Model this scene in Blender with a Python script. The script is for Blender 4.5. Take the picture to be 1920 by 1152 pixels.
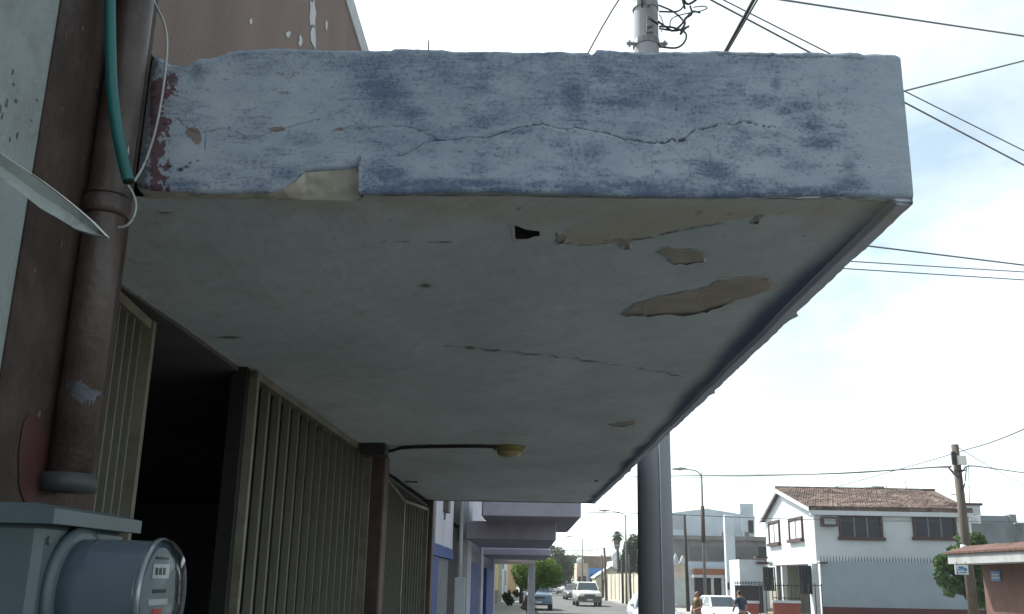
import bpy, math, random
import numpy as np
from mathutils import Vector, Matrix
random.seed(7); RNG = np.random.default_rng(11)
for o in list(bpy.data.objects): bpy.data.objects.remove(o)
scene = bpy.context.scene; COL = scene.collection
R = math.radians
# ------------------------------------------------------------------ camera
FPX = 1830.0; PITCH = R(15.468); YAW = R(-1.078); ROLL = R(1.1); EYE = Vector((0, 0, 1.95))
_f = Vector((math.sin(YAW)*math.cos(PITCH), math.cos(YAW)*math.cos(PITCH), math.sin(PITCH)))
_r0 = Vector((math.cos(YAW), -math.sin(YAW), 0)); _u0 = _r0.cross(_f)
_r = math.cos(ROLL)*_r0 + math.sin(ROLL)*_u0; _u = math.cos(ROLL)*_u0 - math.sin(ROLL)*_r0
cd = bpy.data.cameras.new('camera'); cam = bpy.data.objects.new('camera', cd); COL.objects.link(cam)
cam.matrix_world = Matrix((( _r.x, _u.x, -_f.x, EYE.x), (_r.y, _u.y, -_f.y, EYE.y), (_r.z, _u.z, -_f.z, EYE.z), (0, 0, 0, 1)))
cd.sensor_fit = 'HORIZONTAL'; cd.sensor_width = 36; cd.lens = 36*FPX/1920; cd.clip_start = 0.05; cd.clip_end = 3000
scene.camera = cam
# ------------------------------------------------------------------ sky, sun, exposure
SUN_AZ = R(-55); SUN_EL = R(50)          # azimuth from +Y, negative = over the facade on the left
w = bpy.data.worlds.new('World'); scene.world = w; w.use_nodes = True
nt = w.node_tree; nt.nodes.clear()
def N(t, **k):
    n = nt.nodes.new(t)
    for a, b in k.items(): setattr(n, a, b)
    return n
sky = N('ShaderNodeTexSky', sky_type='NISHITA', sun_disc=False, sun_elevation=SUN_EL, sun_rotation=SUN_AZ,
        air_density=1.0, dust_density=1.6, ozone_density=.5)
tc = N('ShaderNodeTexCoord'); mp = N('ShaderNodeMapping'); mp.inputs['Scale'].default_value = (1, 1, 2.0); mp.inputs['Location'].default_value = (0.35, 0.1, 0.25)
nz = N('ShaderNodeTexNoise'); nz.inputs['Scale'].default_value = 2.3; nz.inputs['Detail'].default_value = 9; nz.inputs['Roughness'].default_value = .58
rp = N('ShaderNodeValToRGB'); rp.color_ramp.elements[0].position = .40; rp.color_ramp.elements[1].position = .60
rp.color_ramp.elements[0].color = (.32, .32, .32, 1); rp.color_ramp.elements[1].color = (.97, .97, .97, 1)
mx = N('ShaderNodeMix', data_type='RGBA')
lum = N('ShaderNodeRGBToBW'); cl = N('ShaderNodeMix', data_type='RGBA', blend_type='MULTIPLY'); cl.inputs['Factor'].default_value = 1; cl.inputs['B'].default_value = (2.30, 2.60, 2.66, 1)   # cloud: the local sky light scattered white
bg = N('ShaderNodeBackground'); bg.inputs['Strength'].default_value = .10
ow = N('ShaderNodeOutputWorld'); L = nt.links.new
L(tc.outputs['Generated'], mp.inputs['Vector']); L(mp.outputs[0], nz.inputs['Vector']); L(nz.outputs['Fac'], rp.inputs[0])
L(sky.outputs[0], lum.inputs[0]); L(lum.outputs[0], cl.inputs['A']); L(cl.outputs['Result'], mx.inputs['B']); L(rp.outputs[0], mx.inputs['Factor']); wb = N('ShaderNodeMix', data_type='RGBA', blend_type='MULTIPLY'); wb.inputs['Factor'].default_value = 1; wb.inputs['B'].default_value = (.97, 1.07, .98, 1); L(sky.outputs[0], wb.inputs['A']); L(wb.outputs['Result'], mx.inputs['A']); L(mx.outputs['Result'], bg.inputs['Color']); L(bg.outputs[0], ow.inputs[0])
sd = bpy.data.lights.new('sun', 'SUN'); sd.energy = 4.0; sd.angle = R(1.0); sd.color = (1, .955, .88)
so = bpy.data.objects.new('sun', sd); COL.objects.link(so); so.location = (-20, 30, 60)
sv = Vector((math.sin(SUN_AZ)*math.cos(SUN_EL), math.cos(SUN_AZ)*math.cos(SUN_EL), math.sin(SUN_EL)))
so.rotation_euler = sv.to_track_quat('Z', 'Y').to_euler()
vs = scene.view_settings; vs.view_transform = 'Standard'; vs.look = 'None'; vs.exposure = 0.95; vs.gamma = 1; vs.use_curve_mapping = False
scene.render.engine = 'CYCLES'; scene.cycles.max_bounces = 8; scene.cycles.diffuse_bounces = 5

# ------------------------------------------------------------------ pixel -> place (distance comes from the plane it lies on)
def ray(u, v): return _f + (u-960)/FPX*_r + (576-v)/FPX*_u
def PY(u, v, Y): d = ray(u, v); return EYE + d*(Y/d.y)
def PX(u, v, X): d = ray(u, v); return EYE + d*(X/d.x)
def PZ(u, v, Z): d = ray(u, v); return EYE + d*((Z-EYE.z)/d.z)
def pix(p):
    d = np.asarray(p, float) - np.array(EYE); z = d @ np.array(_f)
    return 960+FPX*(d @ np.array(_r))/z, 576-FPX*(d @ np.array(_u))/z

# ------------------------------------------------------------------ materials
MATS = {}
def mat(name, col, rough=.8, var=.12, scale=6, bump=.15, metal=0, spec=.35, dirt=None, dirt_amt=.35, dirt_scale=1.6, fine=60, coat=0, alpha_leaf=False, streak=1.0, attr=None):
    if name in MATS: return MATS[name]
    m = bpy.data.materials.new(name); m.use_nodes = True; t = m.node_tree; t.nodes.clear(); ln = t.links.new
    def n(tp, **k):
        q = t.nodes.new(tp)
        for a, b in k.items(): setattr(q, a, b)
        return q
    out = n('ShaderNodeOutputMaterial'); b = n('ShaderNodeBsdfPrincipled'); ln(b.outputs[0], out.inputs[0])
    tcx = n('ShaderNodeTexCoord'); oi = n('ShaderNodeObjectInfo'); ad = n('ShaderNodeVectorMath', operation='ADD')
    sc = n('ShaderNodeVectorMath', operation='SCALE'); sc.inputs[0].default_value = (17, 31, 23); ln(oi.outputs['Random'], sc.inputs['Scale'])
    ln(tcx.outputs['Object'], ad.inputs[0]); ln(sc.outputs[0], ad.inputs[1])
    st = n('ShaderNodeMapping'); st.inputs['Scale'].default_value = (1, 1, streak); ln(ad.outputs[0], st.inputs['Vector'])
    n1 = n('ShaderNodeTexNoise'); n1.inputs['Scale'].default_value = scale; n1.inputs['Detail'].default_value = 6; ln(st.outputs[0], n1.inputs['Vector'])
    r1 = n('ShaderNodeValToRGB'); r1.color_ramp.elements[0].position = .3; r1.color_ramp.elements[1].position = .7
    c = Vector(col)
    r1.color_ramp.elements[0].color = (*(c*(1-var)), 1); r1.color_ramp.elements[1].color = (*[min(1, x*(1+var)) for x in c], 1)
    ln(n1.outputs['Fac'], r1.inputs[0]); cur = r1.outputs[0]
    if attr:
        at = n('ShaderNodeAttribute', attribute_name=attr); mm = n('ShaderNodeMix', data_type='RGBA', blend_type='MULTIPLY'); mm.inputs['Factor'].default_value = 1
        ln(cur, mm.inputs['A']); ln(at.outputs['Color'], mm.inputs['B']); cur = mm.outputs['Result']
    if dirt:
        n2 = n('ShaderNodeTexNoise'); n2.inputs['Scale'].default_value = dirt_scale; n2.inputs['Detail'].default_value = 10; n2.inputs['Roughness'].default_value = .68; ln(st.outputs[0], n2.inputs['Vector'])
        r2 = n('ShaderNodeValToRGB'); r2.color_ramp.elements[0].position = .48; r2.color_ramp.elements[1].position = .72
        r2.color_ramp.elements[0].color = (0, 0, 0, 1); r2.color_ramp.elements[1].color = (dirt_amt,)*3+(1,)
        mm = n('ShaderNodeMix', data_type='RGBA'); mm.inputs['B'].default_value = (*dirt, 1)
        ln(n2.outputs['Fac'], r2.inputs[0]); ln(r2.outputs[0], mm.inputs['Factor']); ln(cur, mm.inputs['A']); cur = mm.outputs['Result']
    ln(cur, b.inputs['Base Color']); b.inputs['Roughness'].default_value = rough; b.inputs['Metallic'].default_value = metal
    b.inputs['Specular IOR Level'].default_value = spec; b.inputs['Coat Weight'].default_value = coat; b.inputs['Coat Roughness'].default_value = .08
    if bump:
        n3 = n('ShaderNodeTexNoise'); n3.inputs['Scale'].default_value = fine; n3.inputs['Detail'].default_value = 5; ln(ad.outputs[0], n3.inputs['Vector'])
        bp = n('ShaderNodeBump'); bp.inputs['Strength'].default_value = bump; bp.inputs['Distance'].default_value = .01
        ln(n3.outputs['Fac'], bp.inputs['Height']); ln(bp.outputs[0], b.inputs['Normal'])
    if alpha_leaf:
        tr = n('ShaderNodeBsdfTranslucent'); ms = n('ShaderNodeMixShader'); ms.inputs[0].default_value = .3
        ln(cur, tr.inputs['Color']); ln(b.outputs[0], ms.inputs[1]); ln(tr.outputs[0], ms.inputs[2]); ln(ms.outputs[0], out.inputs[0])
    MATS[name] = m; return m

def glass_mat(name, col=(.02, .025, .03), rough=.06, trans=0):
    if name in MATS: return MATS[name]
    m = bpy.data.materials.new(name); m.use_nodes = True; b = m.node_tree.nodes['Principled BSDF']
    b.inputs['Base Color'].default_value = (*col, 1); b.inputs['Roughness'].default_value = rough; b.inputs['Transmission Weight'].default_value = trans
    b.inputs['Specular IOR Level'].default_value = .5; b.inputs['IOR'].default_value = 1.15 if trans else 1.5
    MATS[name] = m; return m

def paint_mat(name, kind):
    """worn, brush-streaked paint driven by the vertex attribute 'paint' (R blue, G red, B tan/bare, A dirt)"""
    m = bpy.data.materials.new(name); m.use_nodes = True; t = m.node_tree; t.nodes.clear(); ln = t.links.new
    def n(tp, **k):
        q = t.nodes.new(tp)
        for a, b in k.items(): setattr(q, a, b)
        return q
    def noise(sc, scale, det=6, rg=.6, dis=0):
        mpp = n('ShaderNodeMapping'); mpp.inputs['Scale'].default_value = sc; ln(tcx.outputs['Object'], mpp.inputs['Vector'])
        q = n('ShaderNodeTexNoise'); q.inputs['Scale'].default_value = scale; q.inputs['Detail'].default_value = det; q.inputs['Roughness'].default_value = rg; q.inputs['Distortion'].default_value = dis
        ln(mpp.outputs[0], q.inputs['Vector']); return q.outputs['Fac']
    def math_(op, a, b_=None):
        q = n('ShaderNodeMath', operation=op)
        for i, x in enumerate((a, b_)):
            if x is None: continue
            if isinstance(x, (int, float)): q.inputs[i].default_value = x
            else: ln(x, q.inputs[i])
        return q.outputs[0]
    def ramp(f, a, b_):
        q = n('ShaderNodeMapRange'); q.interpolation_type = 'SMOOTHSTEP'; ln(f, q.inputs[0]); q.inputs[1].default_value = a; q.inputs[2].default_value = b_; return q.outputs[0]
    def mixc(f, a, b_):
        q = n('ShaderNodeMix', data_type='RGBA')
        if isinstance(f, (int, float)): q.inputs['Factor'].default_value = f
        else: ln(f, q.inputs['Factor'])
        for s, x in (('A', a), ('B', b_)):
            if isinstance(x, tuple): q.inputs[s].default_value = (*x, 1)
            else: ln(x, q.inputs[s])
        return q.outputs['Result']
    out = n('ShaderNodeOutputMaterial'); b = n('ShaderNodeBsdfPrincipled'); ln(b.outputs[0], out.inputs[0])
    tcx = n('ShaderNodeTexCoord'); at = n('ShaderNodeAttribute', attribute_name='paint'); sp = n('ShaderNodeSeparateColor'); ln(at.outputs['Color'], sp.inputs[0])
    blue, red, tan, dirt = sp.outputs[0], sp.outputs[1], sp.outputs[2], at.outputs['Alpha']
    if kind == 'fascia':
        brush = noise((6, 1, 34), 1.9, 10, .78, 1.1); speck = noise((1, 1, 1.1), 100, 5, .75); big = noise((1, 1, 1), 3.0, 6, .65); mott = noise((2.2, 1, 4.5), 5, 10, .72, .6)
        tex = math_('ADD', math_('ADD', math_('MULTIPLY', brush, .46), math_('MULTIPLY', speck, .30)), math_('MULTIPLY', mott, .24))
        base = mixc(ramp(big, .3, .7), (.295, .35, .43), (.395, .445, .515))
        base = mixc(math_('MULTIPLY', ramp(tex, .46, .55), .7), base, (.54, .59, .63))
        f = ramp(math_('ADD', math_('MULTIPLY', blue, .60), math_('MULTIPLY', math_('SUBTRACT', tex, .5), 3.3)), -.04, .66)
        c = mixc(math_('MULTIPLY', f, .88), base, (.082, .118, .20))
        ink_ = ramp(math_('ADD', math_('MULTIPLY', blue, .25), math_('MULTIPLY', math_('SUBTRACT', speck, .5), 2.6)), .20, .48); c = mixc(math_('MULTIPLY', ink_, .42), c, (.06, .085, .155))
        f2 = ramp(math_('ADD', red, math_('MULTIPLY', math_('SUBTRACT', speck, .5), 1.2)), .35, .6); c = mixc(math_('MULTIPLY', f2, .85), c, (.115, .04, .048))
        f3 = ramp(math_('ADD', tan, math_('MULTIPLY', math_('SUBTRACT', speck, .5), .9)), .35, .6); c = mixc(math_('MULTIPLY', f3, .75), c, (.19, .125, .085))
        c = mixc(dirt, c, (.035, .03, .028))
        rel = math_('ADD', math_('MULTIPLY', tex, .6), math_('MULTIPLY', f, -.25)); dist = .004; stg = .45
    else:
        sp1 = noise((1, 1, 1), 30, 6, .65); big = noise((1, .5, 1), 1.3, 8, .65); mid = noise((1, 1, 1), 7, 6, .6)
        base = mixc(ramp(big, .35, .68), (.53, .585, .59), (.66, .715, .73))
        base = mixc(math_('MULTIPLY', ramp(mid, .50, .72), .32), base, (.46, .475, .45))
        f = ramp(math_('ADD', blue, math_('MULTIPLY', math_('SUBTRACT', big, .5), .5)), .15, .95); c = mixc(f, base, (.10, .13, .20))
        f2 = ramp(math_('ADD', red, math_('MULTIPLY', math_('SUBTRACT', sp1, .5), .3)), .3, .7); c = mixc(f2, c, (.60, .63, .72))
        f3 = ramp(math_('ADD', tan, math_('MULTIPLY', math_('SUBTRACT', mid, .5), 1.4)), .2, .9); c = mixc(math_('MULTIPLY', f3, .75), c, (.53, .475, .37))
        spots = ramp(noise((1, 1, 1), 22, 2, .5), .735, .79); c = mixc(math_('MULTIPLY', spots, .5), c, (.12, .11, .09))
        c = mixc(dirt, c, (.06, .05, .04)); rel = math_('ADD', math_('MULTIPLY', mid, 1.2), math_('MULTIPLY', sp1, .5)); dist = .008; stg = .6
    ln(c, b.inputs['Base Color']); b.inputs['Roughness'].default_value = .85; b.inputs['Specular IOR Level'].default_value = .2
    bp = n('ShaderNodeBump'); bp.inputs['Strength'].default_value = stg; bp.inputs['Distance'].default_value = dist
    ln(rel, bp.inputs['Height']); ln(bp.outputs[0], b.inputs['Normal'])
    MATS[name] = m; return m

# ------------------------------------------------------------------ mesh builder
WL = {}
class MB:
    def __init__(s, M=None): s.v = []; s.f = []; s.M = M; s.col = []
    def add(s, vs_, fs):
        k = len(s.v)
        if s.M is not None: vs_ = [s.M @ Vector(p) for p in vs_]
        s.v += [Vector(p) for p in vs_]; s.f += [tuple(i+k for i in f) for f in fs]; return s
    def box(s, a, b):
        x0, y0, z0 = a; x1, y1, z1 = b
        return s.add([(x0,y0,z0),(x1,y0,z0),(x1,y1,z0),(x0,y1,z0),(x0,y0,z1),(x1,y0,z1),(x1,y1,z1),(x0,y1,z1)],
                     [(0,3,2,1),(4,5,6,7),(0,1,5,4),(1,2,6,5),(2,3,7,6),(3,0,4,7)])
    def hexa(s, b4, t4): return s.add(list(b4)+list(t4), [(0,3,2,1),(4,5,6,7),(0,1,5,4),(1,2,6,5),(2,3,7,6),(3,0,4,7)])
    def bbox(s, a, b, bv=.01):     # box with chamfered upright and top edges
        x0, y0, z0 = a; x1, y1, z1 = b; pts = []
        for z, i in ((z0, 0), (z1-bv, 0), (z1, bv)):
            for (x, y) in ((x0+bv, y0), (x1-bv, y0), (x1, y0+bv), (x1, y1-bv), (x1-bv, y1), (x0+bv, y1), (x0, y1-bv), (x0, y0+bv)):
                cx, cy = (x0+x1)/2, (y0+y1)/2
                pts.append((x+(i if x < cx else -i), y+(i if y < cy else -i), z))
        fs = [tuple(range(7, -1, -1)), tuple(range(16, 24))]
        for k in (0, 8):
            for j in range(8): fs.append((k+j, k+(j+1) % 8, k+8+(j+1) % 8, k+8+j))
        return s.add(pts, fs)
    def tube(s, pts, r, n=8, cap=True):
        pts = [Vector(p) for p in pts]; rs = r if isinstance(r, (list, tuple)) else [r]*len(pts); ring = []; fs = []
        up = Vector((0, 0, 1))
        for i, p in enumerate(pts):
            d = (pts[min(i+1, len(pts)-1)]-pts[max(i-1, 0)]).normalized()
            a = d.cross(up if abs(d.z) < .95 else Vector((1, 0, 0))).normalized(); b = a.cross(d)
            for j in range(n): q = 2*math.pi*j/n; ring.append(p + (a*math.cos(q)+b*math.sin(q))*rs[i])
        for i in range(len(pts)-1):
            for j in range(n): fs.append((i*n+j, i*n+(j+1) % n, (i+1)*n+(j+1) % n, (i+1)*n+j))
        if cap: fs += [tuple(range(n-1, -1, -1)), tuple(range((len(pts)-1)*n, len(pts)*n))]
        return s.add(ring, fs)
    def prism(s, poly, d):         # closed 3-D polygon pushed along d
        n = len(poly); d = Vector(d); a = [Vector(p) for p in poly]
        return s.add(a+[p+d for p in a], [tuple(range(n-1, -1, -1)), tuple(range(n, 2*n))]+[(i, (i+1) % n, n+(i+1) % n, n+i) for i in range(n)])
    def loft(s, rings, cap=True):
        n = len(rings[0]); fs = []
        for i in range(len(rings)-1):
            for j in range(n): fs.append((i*n+j, i*n+(j+1) % n, (i+1)*n+(j+1) % n, (i+1)*n+j))
        if cap: fs += [tuple(range(n-1, -1, -1)), tuple(range((len(rings)-1)*n, len(rings)*n))]
        return s.add([p for r_ in rings for p in r_], fs)
    def sheet(s, grid):
        m, n = len(grid), len(grid[0])
        return s.add([p for r_ in grid for p in r_], [(i*n+j, i*n+j+1, (i+1)*n+j+1, (i+1)*n+j) for i in range(m-1) for j in range(n-1)])
    def mesh(s, name, org=Vector((0, 0, 0))):
        me = bpy.data.meshes.new(name); me.from_pydata([p-org for p in s.v], [], s.f); me.update(); return me
    def build(s, name, m, parent=None, smooth=False, org=None):
        if parent is None:
            if org is None:
                lo = [min(p[i] for p in s.v) for i in range(3)]; hi = [max(p[i] for p in s.v) for i in range(3)]
                org = Vector(((lo[0]+hi[0])/2, (lo[1]+hi[1])/2, lo[2]))
            org = Vector(org)
        else: org = WL[parent.name]
        me = s.mesh(name, org); me.materials.append(m)
        if smooth: me.polygons.foreach_set('use_smooth', [True]*len(me.polygons))
        o = bpy.data.objects.new(name, me); COL.objects.link(o)
        if parent is None: o.location = org
        else: o.parent = parent
        WL[o.name] = org; return o
def tag(o, label, cat, group=None):
    o['label'] = label; o['category'] = cat
    if group: o['group'] = group
    return o
def thing(name, label, cat, loc, group=None):
    o = bpy.data.objects.new(name, None); COL.objects.link(o); o.location = loc; o.empty_display_size = .2
    WL[o.name] = Vector(loc); return tag(o, label, cat, group)
def struct(o): o['kind'] = 'structure'; return o
def stuff(o): o['kind'] = 'stuff'; return o
def inst(name, me, loc, parent, rz=0):     # a piece that shares its mesh with alike pieces
    o = bpy.data.objects.new(name, me); COL.objects.link(o); o.parent = parent; o.location = Vector(loc)-WL[parent.name]; o.rotation_euler.z = rz
    WL[o.name] = Vector(loc); return o
def mesh_of(mb, name, m): me = mb.mesh(name); me.materials.append(m); return me
def spline(pts, n=8):
    pts = [Vector(p) for p in pts]; P = [pts[0]*2-pts[1]]+pts+[pts[-1]*2-pts[-2]]; out = []
    for i in range(1, len(P)-2):
        for k in range(n):
            t = k/n; a, b, c, d = P[i-1:i+3]
            out.append(.5*((2*b)+(c-a)*t+(2*a-5*b+4*c-d)*t*t+(3*b-a-3*c+d)*t**3))
    return out+[pts[-1]]
def seg_dist(px_, py_, poly):
    best = np.full(px_.shape, 1e9)
    for (x0, y0), (x1, y1) in zip(poly[:-1], poly[1:]):
        dx, dy = x1-x0, y1-y0; t = np.clip(((px_-x0)*dx+(py_-y0)*dy)/(dx*dx+dy*dy+1e-9), 0, 1)
        best = np.minimum(best, np.hypot(px_-x0-t*dx, py_-y0-t*dy))
    return best
def in_poly(px_, py_, poly):
    c = np.zeros(px_.shape, bool); n = len(poly)
    for i in range(n):
        (x0, y0), (x1, y1) = poly[i-1], poly[i]
        if y0 == y1: continue
        c ^= ((y0 > py_) != (y1 > py_)) & (px_ < (x1-x0)*(py_-y0)/(y1-y0)+x0)
    return c
def vnoise(x, y, seed=0):          # cheap value noise for numpy grids
    rg = np.random.default_rng(seed); T = rg.random((64, 64))
    xi = np.floor(x).astype(int); yi = np.floor(y).astype(int); fx = x-xi; fy = y-yi; fx = fx*fx*(3-2*fx); fy = fy*fy*(3-2*fy)
    g = lambda a, b: T[a % 64, b % 64]
    return (g(xi, yi)*(1-fx)+g(xi+1, yi)*fx)*(1-fy)+(g(xi, yi+1)*(1-fx)+g(xi+1, yi+1)*fx)*fy
def grid_obj(name, XYZ, m, paint, parent, org, drop=None, flip=False):
    h, wd = XYZ.shape[:2]; idx = np.arange(h*wd).reshape(h, wd)
    q = np.stack([idx[:-1, :-1], idx[:-1, 1:], idx[1:, 1:], idx[1:, :-1]], -1).reshape(-1, 4)
    if drop is not None: q = q[~drop[:-1, :-1].reshape(-1)]
    if flip: q = q[:, ::-1]
    me = bpy.data.meshes.new(name); me.from_pydata((XYZ.reshape(-1, 3)-np.array(org)).tolist(), [], q.tolist())
    a = me.attributes.new('paint', 'FLOAT_COLOR', 'POINT'); a.data.foreach_set('color', np.clip(paint, 0, 1).astype(np.float32).reshape(-1))
    me.polygons.foreach_set('use_smooth', [True]*len(me.polygons)); me.materials.append(m); me.update()
    o = bpy.data.objects.new(name, me); COL.objects.link(o); o.parent = parent; WL[o.name] = Vector(org); return o

# ------------------------------------------------------------------ the setting: ground, roads, pavements
asphalt = mat('asphalt', (.105, .105, .105), .9, .18, 1.5, .4, dirt=(.145, .142, .14), dirt_amt=.6, dirt_scale=.35, fine=40)
concrete = mat('pavement_concrete', (.30, .29, .27), .9, .15, 3, .3, dirt=(.14, .13, .11), dirt_amt=.5)
earth = mat('earth', (.20, .17, .12), .95, .25, .8, .3, dirt=(.08, .10, .04), dirt_amt=.5)
struct(MB().sheet([[(-400, y, -.02), (400, y, -.02)] for y in (-150, 480)]).build('ground', earth, org=(0, 0, 0)))
LC = [(-40, 1.6), (22, 1.6), (34, .6), (48, .05), (100, .0), (140, 1.4), (200, 3.2), (330, 6)]
RC = [(-40, 9.4), (50, 9.4), (62, 9.2), (80, 7.7), (110, 6.7), (140, 6.6), (200, 8.6), (330, 13)]
def interp(t, y): return float(np.interp(y, [a for a, _ in t], [b for _, b in t]))
ys = [-40, -10, 10, 22, 28, 34, 42, 48, 56, 62, 72, 80, 95, 110, 125, 140, 170, 200, 260, 330]
struct(MB().sheet([[(interp(LC, y)+t*(interp(RC, y)-interp(LC, y)), y, 0) for t in (0, .33, .66, 1)] for y in ys]).build('road', asphalt, org=(4, 0, 0)))
struct(MB().sheet([[(9.4, y, .004), (80, y, .004)] for y in (37.5, 43, 48.6)]).build('side_street', asphalt, org=(30, 43, 0)))
def pavement(name, pts_in, pts_out, z=.14):
    mb = MB(); n = len(pts_in)
    mb.sheet([[(*pts_in[i], 0), (*pts_in[i], z-.02), (pts_in[i][0]+.02*(1 if pts_out[i][0] > pts_in[i][0] else -1), pts_in[i][1], z), (*pts_out[i], z)] for i in range(n)])
    for k in (0, -1): mb.add([(*pts_in[k], 0), (*pts_in[k], z), (*pts_out[k], z), (*pts_out[k], 0)], [(0, 1, 2, 3)])
    return struct(mb.build(name, concrete, org=(pts_in[0][0], 0, 0)))
pavement('pavement_near_side', [(interp(LC, y), y) for y in ys[:-2]], [(-9, y) for y in ys[:-2]])
pavement('pavement_corner', [(9.4, y) for y in (-40, 0, 37.4)], [(14, y) for y in (-40, 0, 37.4)])
yr = [48.7, 56, 62, 72, 80, 95, 110, 125, 140, 170, 200]
pavement('pavement_far_side', [(interp(RC, y), y) for y in yr], [(interp(RC, y)+5, y) for y in yr])

# ------------------------------------------------------------------ the canopied building on the left
WX = -.98; GX = -1.36                         # face of the wall, line of the gates
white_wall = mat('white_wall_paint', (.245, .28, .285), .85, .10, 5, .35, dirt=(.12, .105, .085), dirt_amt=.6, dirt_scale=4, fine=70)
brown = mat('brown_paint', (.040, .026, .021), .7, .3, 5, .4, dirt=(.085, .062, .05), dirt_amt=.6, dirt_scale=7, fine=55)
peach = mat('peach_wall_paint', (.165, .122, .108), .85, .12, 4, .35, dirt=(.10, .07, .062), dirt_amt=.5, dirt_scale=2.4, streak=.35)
cap_white = mat('parapet_white', (.42, .45, .48), .85, .12, 5, .3, dirt=(.25, .22, .2), dirt_amt=.5)
inner = mat('garage_inner', (.36, .34, .325), .9, .2, 3, .2)
bld = thing('corner_shop_building', 'shaded single storey building with peach, brown and white painted wall carrying the canopy', 'building', (WX, 2, 0))
ZS0 = PY(1714, 372, 2.25).z; SLOPE = .00878; ZTOP = PY(1690, 105, 2.25).z
def zs(y): return ZS0+SLOPE*(y-2.25)
Y0, Y1 = 2.25, 13.78; XE = .939
yb = 1.762
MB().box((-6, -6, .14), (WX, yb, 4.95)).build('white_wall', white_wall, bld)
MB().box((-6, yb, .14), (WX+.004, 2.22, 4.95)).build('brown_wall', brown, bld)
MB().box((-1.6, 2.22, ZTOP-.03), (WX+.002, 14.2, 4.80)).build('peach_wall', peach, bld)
MB().box((-6, -6, 4.951), (WX+.012, 2.22, 5.06)).box((-1.6, 2.2205, 4.801), (WX+.012, 14.2, 4.925)).build('parapet_cap', cap_white, bld)
MB().box((-6, 2.22, ZTOP-.1), (-1.601, 14.2, ZTOP)).build('roof', cap_white, bld)
MB().box((-6.2, 2.22, .14), (-6, 14.2, 3.3)).build('back_wall', inner, bld)
MB().box((-6, 14.0, .14), (-1.42, 14.2, 3.3)).build('end_wall', inner, bld)
MB().box((-6, 2.22, zs(2.3)-.001), (-1.37, 14.0, zs(2.3)+.03)).build('garage_ceiling', mat('dark_ceiling', (.10, .095, .09), .9, .2, 3, .2), bld)  # ceiling coloured darker than the garage walls to keep the interior dark
# flaked white paint on the peach wall
flake_white = mat('flaked_white', (.42, .45, .48), .8, .08, 9, .2)
for (u, v, du, dv) in ((586, 25, 7, 30), (588, 70, 5, 22), (563, 78, 3, 12), (540, 65, 5, 6), (470, 40, 3, 5), (612, 48, 2, 9)):
    pts = []
    for k in range(11):
        a = 2*math.pi*k/11; q = 1+random.uniform(-.35, .35); p = PX(u+du*math.cos(a)*q, v+dv*math.sin(a)*q, WX+.004); pts.append((WX+.0035, p.y, p.z))
    MB().prism(pts, (.002, 0, 0)).build('paint_flake', flake_white, bld)
# small chips on the brown strip and dark scuffs on the white wall
chip_b = mat('chipped_primer', (.10, .078, .066), .8, .2, 12, .2); scuff_d = mat('wall_scuff', (.10, .095, .085), .9, .2, 12, .2); rcp = random.Random(77)
for k in range(26):
    dark_ = k >= 15
    u, v = (rcp.uniform(30, 185), rcp.uniform(10, 900)) if not dark_ else (rcp.choice(((62, 172), (12, 196), (28, 240), (75, 150), (48, 260), (20, 120)))[0]+rcp.uniform(-14, 14), rcp.uniform(90, 290))
    p = PX(u, v, WX)
    if (not dark_) != (p.y > yb+.02): continue
    pts = []; su, sv_ = rcp.uniform(.002, .006), rcp.uniform(.002, .010)
    for j in range(9): a = 2*math.pi*j/9; q = rcp.uniform(.5, 1.3); pts.append((WX+(.0045 if not dark_ else .0005), p.y+su*math.cos(a)*q, p.z+sv_*math.sin(a)*q))
    MB().prism(pts, (.0006, 0, 0)).build('paint_chip', chip_b if not dark_ else scuff_d, bld)
# red smear on the brown strip
red_paint = mat('red_paint', (.062, .019, .021), .7, .3, 9, .2, dirt=(.040, .026, .021), dirt_amt=.8, dirt_scale=9)
pts = []
for k in range(26):
    a = 2*math.pi*k/26; q = 1+.05*math.sin(3*a+1)+random.uniform(-.03, .03); p = PX(63+30*math.cos(a)*q, 865+88*math.sin(a)*q, WX+.006); pts.append((WX+.0062, p.y, p.z))
MB().prism(pts, (.0004, 0, 0)).build('paint_smear', red_paint, bld)

# ------------------------------------------------------------------ concrete canopy
can = thing('concrete_canopy', 'wide cantilevered concrete canopy with cracked, faded blue and white fascia', 'canopy', (0, Y0, ZS0))
fascia_m = paint_mat('worn_blue_fascia', 'fascia'); soffit_m = paint_mat('soffit_plaster', 'soffit')
bare = mat('bare_plaster', (.43, .385, .33), .95, .12, 9, .5, dirt=(.25, .2, .16), dirt_amt=.4, fine=90)
core_m = mat('bare_concrete', (.33, .30, .25), .95, .15, 8, .5, dirt=(.2, .19, .17), dirt_amt=.5, fine=60)
top_px = [(255,60),(282,95),(318,118),(345,123),(370,108),(400,105),(425,97),(445,94),(500,90),(560,92),(650,95),(733,95),(740,91),(830,91),(850,94),(1000,95),(1020,97),(1103,97),(1111,103),(1120,93),(1200,95),(1345,95),(1450,96),(1460,99),(1530,97),(1608,98),(1620,102),(1680,101),(1691,106)]
bot_px = [(248,345),(262,350),(290,358),(340,360),(420,363),(505,361),(532,354),(556,337),(570,322),(600,321),(640,318),(671,313),(674,371),(760,369),(900,368),(1100,370),(1300,371),(1480,368),(1560,366),(1714,370)]
tw = [PY(u, v, Y0) for u, v in top_px]; bw = [PY(u, v, Y0) for u, v in bot_px]
NX, NZ = 760, 132
xs = np.linspace(-.985, XE, NX); top = np.interp(xs, [p.x for p in tw], [p.z for p in tw]); bot = np.interp(xs, [p.x for p in bw], [p.z for p in bw])
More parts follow.
